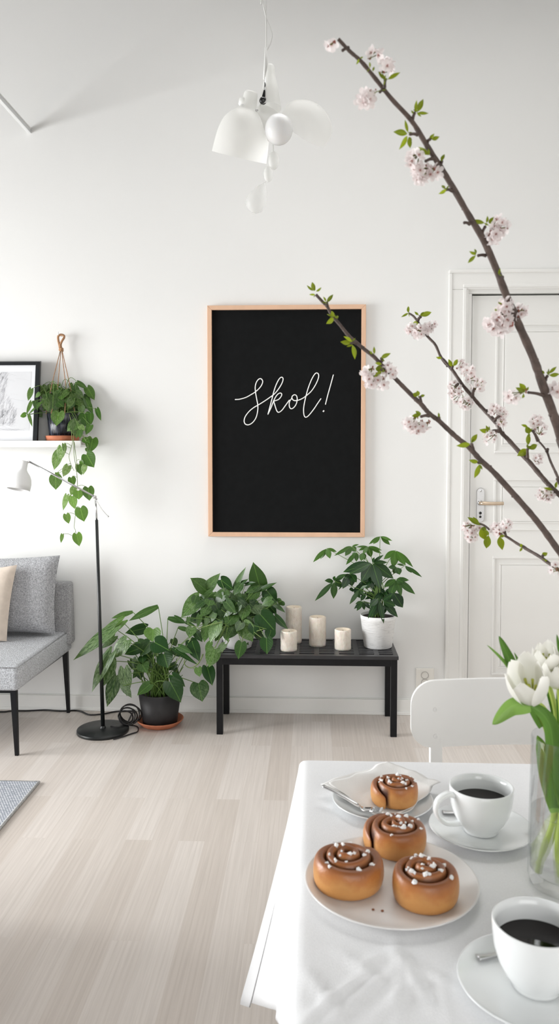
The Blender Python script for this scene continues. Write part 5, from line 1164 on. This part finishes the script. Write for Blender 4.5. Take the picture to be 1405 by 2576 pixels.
def branch(label, path, radii, Ys, twigs, leaves, blossoms, fpx, seed, toV=True):
    """path: pixel list; Ys: (Y at tip, Y at frame edge)"""
    rn = random.Random(seed); n = len(path)
    cum = [0]
    for i in range(1, n): cum.append(cum[-1]+math.hypot(path[i][0]-path[i-1][0], path[i][1]-path[i-1][1]))
    Yf = lambda i: Ys[0]+(Ys[1]-Ys[0])*cum[i]/cum[-1]
    P3 = [at_y(*path[i], Yf(i)) for i in range(n)]
    def Yat(px, py):
        i = min(range(n), key=lambda k: (path[k][0]-px)**2+(path[k][1]-py)**2); return Yf(i)
    end = BVC+Vector((rn.uniform(-.018, .018), rn.uniform(-.018, .018), .25)); foot = BVC+Vector((rn.uniform(-.02, .02), rn.uniform(-.02, .02), .03))
    rr = [radii[0]+(radii[1]-radii[0])*c/cum[-1] for c in cum]
    o = thing('cherry_branch', label, 'branch', foot, 'flowering cherry branches')
    ext = P3[-1]+(P3[-1]-P3[-2])*.7; full = P3+[ext, end, foot]; Q = []; 
    R_ = [rr[i]/F*Yf(i) for i in range(n)]+[rr[-1]*1.05/F*Ys[1]]*3
    w = MB(); Q = catmull(full, 6); RQ = []
    for i in range(len(full)-1):
        for j in range(6): RQ.append((R_[i]+(R_[i+1]-R_[i])*j/6)*(1+rn.uniform(-.06, .10)))
    RQ.append(R_[-1])
    w.tube(Q, RQ, 9)
    for i in range(8, n*6, 11): w.ball(Q[i]+jitter(RQ[i]*.7), RQ[i]*rn.uniform(.5, .8), 6, 4)
    for (x0, y0, x1, y1) in twigs:
        Y = Yat(x0, y0); w.tube(catmull([at_y(x0, y0, Y), at_y((x0+x1)/2, (y0+y1)/2-1.5, Y-.004), at_y(x1, y1, Y-.006)], 4), [5.0/F*Y, 3.6/F*Y, 3.2/F*Y], 6); w.ball(at_y(x1, y1, Y-.006), 4.0/F*Y, 6, 5)
    w.build('wood', M['bark'], o)
    # leaves: gather those that share a base into one cluster
    cl = []
    for l in leaves:
        for c_ in cl:
            if math.hypot(c_[0][0]-l[0], c_[0][1]-l[1]) < 16: c_.append(l); break
        else: cl.append([l])
    for c_ in cl:
        w = MB()
        for (bx, by, tx, ty, wd) in c_:
            Y = Yat(bx, by)-.008+rn.uniform(-.004, .004); B = at_y(bx, by, Y); T = at_y(tx, ty, Y+rn.uniform(-.014, .01))
            w.leaf(B, T, wd/F*Y, 'ovate', (CAM-B).normalized()+jitter(.45), 0, fold=.35, droop=.10, curl=.0, tint=(rn.uniform(.3, 1), 0, rn.random()+.001))
            if rn.random() < .7:
                a_ = rn.uniform(0, 6.28); T2 = B+Vector((math.cos(a_), 0, math.sin(a_)))*(T-B).length*.42; w.leaf(B, T2, wd*.45/F*Y, 'ovate', (CAM-B).normalized()+jitter(.5), 0, tint=(rn.uniform(.2, .8), 0, rn.random()+.001))
        w.build('leaf_cluster', M['cherryleaf'], o)
    # blossoms
    for (cx, cy, rp_, nf) in blossoms:
        Y = Yat(cx, cy)-.004; c3 = at_y(cx, cy, Y); R = rp_/F*Y; k_ = min(range(n*6), key=lambda i: (Q[i]-c3).length); anchor = Q[k_]
        wp, wc, wd_ = MB(), MB(), MB(); fr_ = fpx/2/F*Y
        nf = int(nf*1.15)+1
        for i in range(nf):
            z_ = 1-2*(i+.5)/nf; ph_ = i*2.39996+seed; q_ = math.sqrt(max(0, 1-z_*z_)); d = Vector((q_*math.cos(ph_), q_*math.sin(ph_)*.8, z_))+jitter(.35); d.normalize()
            away = (c3-anchor); away = away.normalized() if away.length > 1e-5 else Vector((0, 0, -1))
            d = (d+away*.45).normalized(); p = c3+d*R*rn.uniform(.5, 1.05)
            flower(wp, wc, p, (d+(CAM-c3).normalized()*rn.uniform(0, .7)), fr_*rn.uniform(.8, 1.15), rn)
            g_ = anchor.lerp(c3, .55); wd_.tube(catmull([g_, g_.lerp(p, .6)+jitter(R*.12), p], 3), [.0006, .0006, .0009], 4)
        for i in range(5):
            d = jitter(1).normalized(); p = anchor.lerp(c3, .6)+d*R*.4; wc.ball(p, fr_*.16, 5, 4, (.8, .8, 1.3))
        b_ = wp.build('blossom_cluster', M['petal'], o); wc.build('blossom_centres', M['stamen'], b_, smooth=False); wd_.build('stalks', M['pedicel'], b_)
def cv(Cr, rows, nxy):   # convert rows of crop coordinates into photo coordinates
    out = []
    for r in rows:
        q_ = []
        for k in range(nxy): q_ += list(Cr(r[2*k], r[2*k+1]))
        rest = list(r[2*nxy:])
        out.append(tuple(q_+([rest[0]/Cr.s]+rest[1:] if rest else [])))
    return out
# branch 1: the thick one from the top
b1 = [(850, 98), (878, 128), (908, 155), (945, 200), (985, 250), (1035, 305), (1075, 370), (1110, 425), (1140, 475), (1180, 545), (1213, 600), (1245, 672), (1275, 750), (1305, 820), (1340, 900), (1365, 972), (1390, 1040), (1412, 1108)]
tw = cv(CA, [(585, 560, 590, 500), (830, 850, 850, 790), (875, 980, 812, 976), (960, 1045, 985, 1020), (1020, 1190, 950, 1212), (1075, 1240, 1090, 1215), (1180, 1475, 1128, 1465), (265, 212, 216, 234), (575, 585, 545, 600)], 2)+cv(CB, [(505, 510, 548, 420), (370, 385, 310, 370), (555, 750, 472, 750), (755, 1060, 752, 1000)], 2)+cv(CD, [(1270, 468, 1140, 442), (1285, 335, 1302, 300)], 2)
lf = cv(CA, [(615, 490, 722, 428, 34), (585, 490, 528, 422, 26), (590, 500, 565, 440, 24), (455, 390, 455, 330, 18), (480, 420, 495, 375, 18), (360, 310, 338, 358, 20), (370, 305, 395, 290, 14), (870, 780, 862, 668, 42), (880, 775, 926, 662, 48), (880, 785, 972, 792, 27), (840, 790, 822, 768, 17), (785, 972, 665, 952, 54), (792, 960, 764, 846, 27), (785, 990, 720, 1108, 42), (800, 1000, 812, 1100, 40), (985, 1020, 1022, 972, 32), (1000, 1020, 1070, 998, 36), (980, 1158, 878, 1086, 42), (1085, 1215, 1114, 1148, 32), (1130, 1465, 1066, 1503, 32), (1120, 1460, 1088, 1422, 26), (560, 590, 490, 610, 26)], 2) \
   +cv(CB, [(540, 372, 396, 342, 50), (570, 370, 578, 292, 32), (590, 370, 650, 303, 38), (440, 750, 346, 840, 42), (440, 740, 368, 702, 32), (450, 720, 426, 672, 22), (705, 970, 724, 898, 27), (740, 1320, 706, 1278, 36), (690, 1385, 652, 1373, 26)], 2) \
   +cv(CD, [(1120, 430, 1058, 358, 44), (1110, 440, 1026, 398, 38), (1100, 460, 1084, 492, 24), (1320, 290, 1412, 283, 38), (1310, 280, 1388, 213, 28), (1280, 275, 1238, 253, 28)], 2)
bl = cv(CA, [(440, 650, 72, 9), (600, 385, 52, 5), (845, 1190, 55, 6), (915, 1310, 70, 8), (1010, 1300, 42, 4), (490, 270, 34, 2), (115, 178, 26, 1)], 1)+cv(CB, [(720, 400, 75, 6), (670, 490, 65, 6), (630, 545, 60, 4), (800, 1330, 70, 5), (740, 1440, 75, 6), (860, 1440, 75, 5), (655, 1540, 80, 7), (780, 1560, 85, 6), (950, 1390, 55, 4)], 1)+cv(CD, [(1005, 480, 45, 4), (1400, 430, 55, 5)], 1)
branch('thickest cherry branch, reaching up to the top of the photo', b1, (4.2, 11.5), (.98, 1.16), tw, lf, bl, 33, 1)
b2 = [CC(*p) for p in ((190, 215), (250, 280), (290, 320), (325, 390), (400, 480), (480, 580), (560, 650), (620, 700), (700, 762), (770, 838), (840, 905), (950, 1018), (1050, 1118), (1120, 1185), (1190, 1265), (1280, 1332))]+[CD(*p) for p in ((360, 690), (500, 822), (620, 920), (720, 1030), (830, 1132), (930, 1240), (1100, 1430), (1250, 1612), (1420, 1848))]
tw = cv(CC, [(290, 320, 286, 290), (545, 645, 506, 640), (770, 805, 768, 780), (1115, 1165, 1110, 1122), (1190, 1285, 1122, 1292), (1280, 1330, 1275, 1300), (800, 880, 770, 880)], 2)+cv(CD, [(655, 940, 645, 895), (740, 1060, 705, 1055)], 2)
lf = cv(CC, [(175, 182, 156, 102, 38), (165, 180, 108, 133, 22), (190, 185, 243, 153, 27), (182, 215, 132, 214, 18), (285, 285, 343, 210, 32), (280, 275, 256, 233, 17), (345, 410, 328, 358, 34), (340, 415, 286, 383, 24), (345, 425, 282, 474, 44), (360, 420, 392, 406, 28), (500, 640, 406, 634, 44), (508, 630, 438, 583, 32), (512, 660, 538, 786, 48), (705, 740, 703, 672, 22), (690, 740, 662, 713, 22), (765, 775, 848, 733, 38), (770, 830, 712, 818, 28), (780, 870, 712, 868, 54), (770, 890, 702, 943, 34), (1090, 1110, 1046, 1088, 44), (1095, 1110, 1084, 1062, 38), (1110, 1110, 1153, 1104, 28), (1275, 1300, 1272, 1257, 22), (1110, 1282, 1036, 1286, 38), (1115, 1275, 1068, 1242, 30)], 2) \
   +cv(CD, [(640, 882, 692, 802, 44), (630, 892, 515, 908, 46), (700, 1050, 622, 1033, 38), (710, 1070, 670, 1192, 50)], 2)
bl = cv(CC, [(650, 900, 45, 4), (680, 975, 48, 5), (755, 985, 52, 5), (845, 890, 55, 4), (1020, 1345, 42, 4), (1090, 1390, 48, 5), (1155, 1375, 40, 3)], 1)
branch('cherry branch crossing in front of the black sign', b2, (3.6, 8.2), (1.22, 1.20), tw, lf, bl, 27, 2)
b3 = [CC(*p) for p in ((1010, 380), (1050, 405), (1090, 455), (1140, 540), (1190, 600), (1245, 660), (1290, 760), (1340, 830))]+[CD(*p) for p in ((390, 150), (470, 240), (560, 370), (660, 490), (720, 560), (860, 712), (900, 788), (960, 850), (1050, 950), (1140, 1042), (1240, 1160), (1330, 1262), (1420, 1345))]
tw = cv(CC, [(1085, 450, 1112, 412)], 2)+cv(CD, [(470, 240, 475, 215), (650, 470, 660, 420), (840, 690, 880, 650), (880, 780, 812, 780), (1130, 1010, 1130, 940), (520, 370, 510, 380)], 2)
lf = cv(CC, [(1010, 375, 1003, 314, 28), (1005, 378, 944, 413, 20), (1110, 400, 1214, 370, 44), (1095, 395, 1060, 366, 20), (1095, 470, 1046, 464, 38), (1300, 775, 1252, 769, 24)], 2) \
   +cv(CD, [(470, 215, 442, 152, 34), (480, 210, 526, 150, 36), (500, 365, 470, 345, 30), (700, 385, 735, 370, 30), (790, 778, 714, 768, 44), (800, 772, 768, 733, 28), (1130, 938, 1042, 995, 62), (1140, 932, 1220, 898, 48), (1375, 1275, 1388, 1216, 28), (1350, 1290, 1272, 1274, 24), (1340, 1310, 1300, 1350, 20)], 2)
bl = cv(CC, [(1035, 520, 40, 6), (1100, 545, 48, 6), (1170, 520, 48, 6), (1205, 480, 30, 3)], 1)+cv(CD, [(550, 200, 36, 4), (612, 252, 52, 6), (490, 400, 50, 6), (525, 470, 50, 6), (600, 535, 60, 8), (700, 390, 55, 6), (632, 325, 42, 4), (835, 600, 42, 5), (900, 620, 42, 5), (900, 700, 34, 4), (805, 828, 50, 5), (1215, 1020, 42, 5), (1270, 1320, 50, 6), (1330, 1350, 34, 3)], 1)
branch('blossom-laden cherry branch in front of the door panel', b3, (2.6, 6.4), (1.55, 1.32), tw, lf, bl, 21, 3)
b4 = [CD(*p) for p in ((1222, 862), (1262, 905), (1300, 960), (1330, 1040), (1352, 1090), (1385, 1160), (1420, 1245))]
branch('short thin cherry twig at the right edge, leaves and blossom above it', b4, (2.2, 3.6), (1.40, 1.30), cv(CD, [(1300, 955, 1306, 938), (1222, 864, 1180, 780)], 2),
       cv(CD, [(1135, 900, 1140, 796, 40), (1148, 800, 1118, 735, 50), (1130, 740, 1076, 723, 24), (1150, 780, 1180, 760, 30)], 2), cv(CD, [(1205, 690, 42, 5), (1240, 765, 52, 6)], 1), 22, 4)
b5 = [CD(*p) for p in ((690, 1580), (750, 1600), (820, 1650), (930, 1690), (1060, 1772), (1230, 1870), (1300, 1920), (1420, 2000))]
branch('lowest cherry twig, blossoming beside the door handle', b5, (2.4, 4.6), (1.50, 1.34), cv(CD, [(935, 1690, 932, 1660), (1110, 1800, 1075, 1780), (1260, 1890, 1262, 1868)], 2),
       cv(CD, [(720, 1600, 606, 1528, 42), (700, 1592, 656, 1528, 36), (730, 1622, 757, 1728, 74), (790, 1690, 770, 1806, 64), (885, 1702, 912, 1816, 60), (1080, 1790, 1068, 1762, 28), (1085, 1795, 1062, 1830, 20), (1260, 1872, 1304, 1838, 44), (1285, 1900, 1300, 1920, 20)], 2),
       cv(CD, [(620, 1620, 52, 7), (640, 1690, 44, 6), (690, 1640, 36, 4), (850, 1635, 50, 6), (945, 1600, 42, 5), (880, 1665, 40, 4), (1372, 1985, 42, 4)], 1), 22, 5)

# ================================================================== PENDANT LAMP
LPY = 2.3; kk = LPY/F
pl = thing('pendant_lamp', 'white opal glass pendant lamp with several shades on a twin cord', 'lamp', at_y(667, 250, LPY))
CP = Crop(500, 0, 3.5125)
pp_ = lambda x, y, dy=0: at_y(*CP(x, y), LPY+dy)
M['cord'] = mat('white_cord', (.70, .70, .68), .5, var=.03)
top = pp_(590, 0); cz0 = Vector((top.x, LPY, ZC))
w = MB(); w.tube([cz0, pp_(590, 0), pp_(595, 250), pp_(594, 440), pp_(588, 700)], .0017, 8)
w.tube(catmull([cz0+Vector((-.02, 0, 0)), pp_(548, -260), pp_(549, -180), pp_(552, -80), pp_(565, 20), pp_(590, 140), pp_(628, 240), pp_(645, 310), pp_(632, 380), pp_(600, 445)], 8), .0016, 8); w.build('cord', M['cord'], pl)
MB().lathe([(0, .045), (-.02, .045), (-.03, .035), (-.032, .002)], cz0, n=30).build('ceiling_cup', M['globe'], pl)
MB().tube([pp_(592, 420), pp_(590, 560), pp_(580, 700)], [.0035, .0050, .0046], 12).build('cord_sleeve', M['cord'], pl)
MB().tube([pp_(586, 690, -.03), pp_(582, 840, -.03)], [.0022, .0026], 10).build('stem_rod', M['chrome'], pl)
w = MB(); w.ball(pp_(566, 890, -.03), .0105, 14, 10); w.lathe([(0, .0055), (.022, .0028)], pp_(570, 868, -.03), pp_(580, 800, -.03)-pp_(570, 868, -.03), 12); w.build('ball_socket', M['darkmetal'], pl)
def shade(tip_, mouth, R, prof, m, name, n=40):
    A = tip_; ax = mouth-tip_; h = ax.length
    return MB().lathe([(t*h, r*R) for t, r in prof], A, ax, n).build(name, m, pl, sub=1)
BELL = [(0, .02), (0, .20), (.05, .25), (.18, .26), (.26, .30), (.30, .42), (.36, .62), (.46, .80), (.60, .91), (.78, .97), (1, 1.0)]
shade(pp_(628, 570, .01), pp_(630, 960, -.01), .031, [(0, .02), (.01, .30), (.06, .42), (.24, .46), (.3, .5), (.6, .8), (1, 1.0)], M['opal'], 'upper_shade')
shade(pp_(465, 800, -.03), pp_(356, 1390, .028), .080, BELL, M['opal'], 'left_shade')
shade(pp_(1050, 930, -.01), pp_(918, 1160, .030), .078, [(0, .02), (0, .25), (.1, .5), (.25, .76), (.45, .93), (.7, 1.0), (1, .96)], M['opal2'], 'right_shade')
shade(pp_(515, 960, .01), pp_(690, 1190, -.005), .040, [(0, .02), (.0, .35), (.12, .62), (.35, .88), (.6, .98), (.85, .9), (1, .7)], M['opal2'], 'inner_shade')
gl = MB().ball(pp_(704, 1145, -.04), 34*kk, 32, 20, (1, 1, 1.07)).build('glass_globe', M['globe'], pl)
for (x, y, dy) in ((388, 936, -.03), (508, 976, -.03), (718, 1022, -.052)):
    w = MB(); w.ball(pp_(x, y, dy), .0036, 8, 6); w.tube([pp_(x, y, dy), pp_(x+14, y-4, dy-.004)], .0016, 6); w.build('screw', M['chrome'], pl)
MB().lathe([(0, .016), (.014, .018), (.02, .010)], pp_(395, 935, -.02), pp_(430, 830, -.02)-pp_(395, 935, -.02), 18, close0=True).build('shade_knob', M['opal'], pl)
w = MB(); w.tube([pp_(655, 1275, -.03), pp_(657, 1350, -.03)], .0014, 6); w.ball(pp_(660, 1420, -.03), 13*kk, 18, 12, (1, 1, 1.7)); w.build('glass_drop', M['opal2'], pl)
w = MB(); w.tube([pp_(648, 1480, -.03), pp_(626, 1500, -.03)], .0012, 6); w.ball(pp_(612, 1540, -.03), 11*kk, 18, 12, (1, 1, 1.7)); w.build('glass_drop', M['opal2'], pl)
w = MB(); w.tube([pp_(600, 1600, -.03), pp_(570, 1620, -.03)], .0010, 6)
d0 = pp_(575, 1610, -.03); d1 = pp_(470, 1880, -.03); hd = (d1-d0).length
w.lathe([(hd*t, r*kk*26) for t, r in ((0, .05), (.15, .35), (.4, .75), (.65, .95), (.85, .8), (.96, .4), (1, .03))], d0, d1-d0, 24); w.build('glass_drop', M['opal3'], pl)

# ================================================================== LIGHT
def area(name, loc, rot, sx, sy, e, col=(1, 1, 1)):
    l = bpy.data.lights.new(name, 'AREA'); l.shape = 'RECTANGLE'; l.size = sx; l.size_y = sy; l.energy = e; l.color = col
    o = bpy.data.objects.new(name, l); COL.objects.link(o); o.location = loc; o.rotation_euler = rot; return o
area('window_daylight', (XL-.25, (wy0+wy1)/2, (wz0+wz1)/2), (0, -PI/2+.38, 0), wz1-wz0, wy1-wy0, 255, (.97, .985, 1))
o = area('overhead_fill', (.45, 2.65, ZC-.03), (0, 0, 0), 2.2, 1.7, 18, (1, .99, .97)); o.data.spread = math.radians(105)  # unseen fill light added overhead to brighten floor and table
wd = bpy.data.worlds.new('world'); S.world = wd; wd.use_nodes = True
bg = wd.node_tree.nodes['Background']; bg.inputs['Color'].default_value = (1.0, .99, .975, 1); bg.inputs['Strength'].default_value = 3.9
_t = wd.node_tree; _c = _t.nodes.new('ShaderNodeTexCoord'); _s = _t.nodes.new('ShaderNodeSeparateXYZ'); _r = _t.nodes.new('ShaderNodeValToRGB')
_t.links.new(_c.outputs['Generated'], _s.inputs['Vector']); _m = _t.nodes.new('ShaderNodeMapRange'); _m.inputs['From Min'].default_value = -1
_t.links.new(_s.outputs['Z'], _m.inputs['Value']); _t.links.new(_m.outputs['Result'], _r.inputs['Fac'])
_r.color_ramp.elements[0].position = .46; _r.color_ramp.elements[0].color = (.16, .16, .155, 1); _r.color_ramp.elements[1].position = .53; _r.color_ramp.elements[1].color = (1, .99, .98, 1)
_t.links.new(_r.outputs['Color'], bg.inputs['Color'])
S.view_settings.view_transform = 'Standard'; S.view_settings.look = 'None'; S.view_settings.exposure = .06; S.view_settings.gamma = 1
c_ = S.cycles
c_.use_denoising = True; c_.max_bounces = 8; c_.diffuse_bounces = 4; c_.glossy_bounces = 3; c_.transmission_bounces = 8; c_.transparent_max_bounces = 12
c_.caustics_reflective = False; c_.sample_clamp_indirect = 6; c_.use_adaptive_sampling = True; c_.adaptive_threshold = .03
for o in bpy.data.objects:
    if '_o' in o: del o['_o']
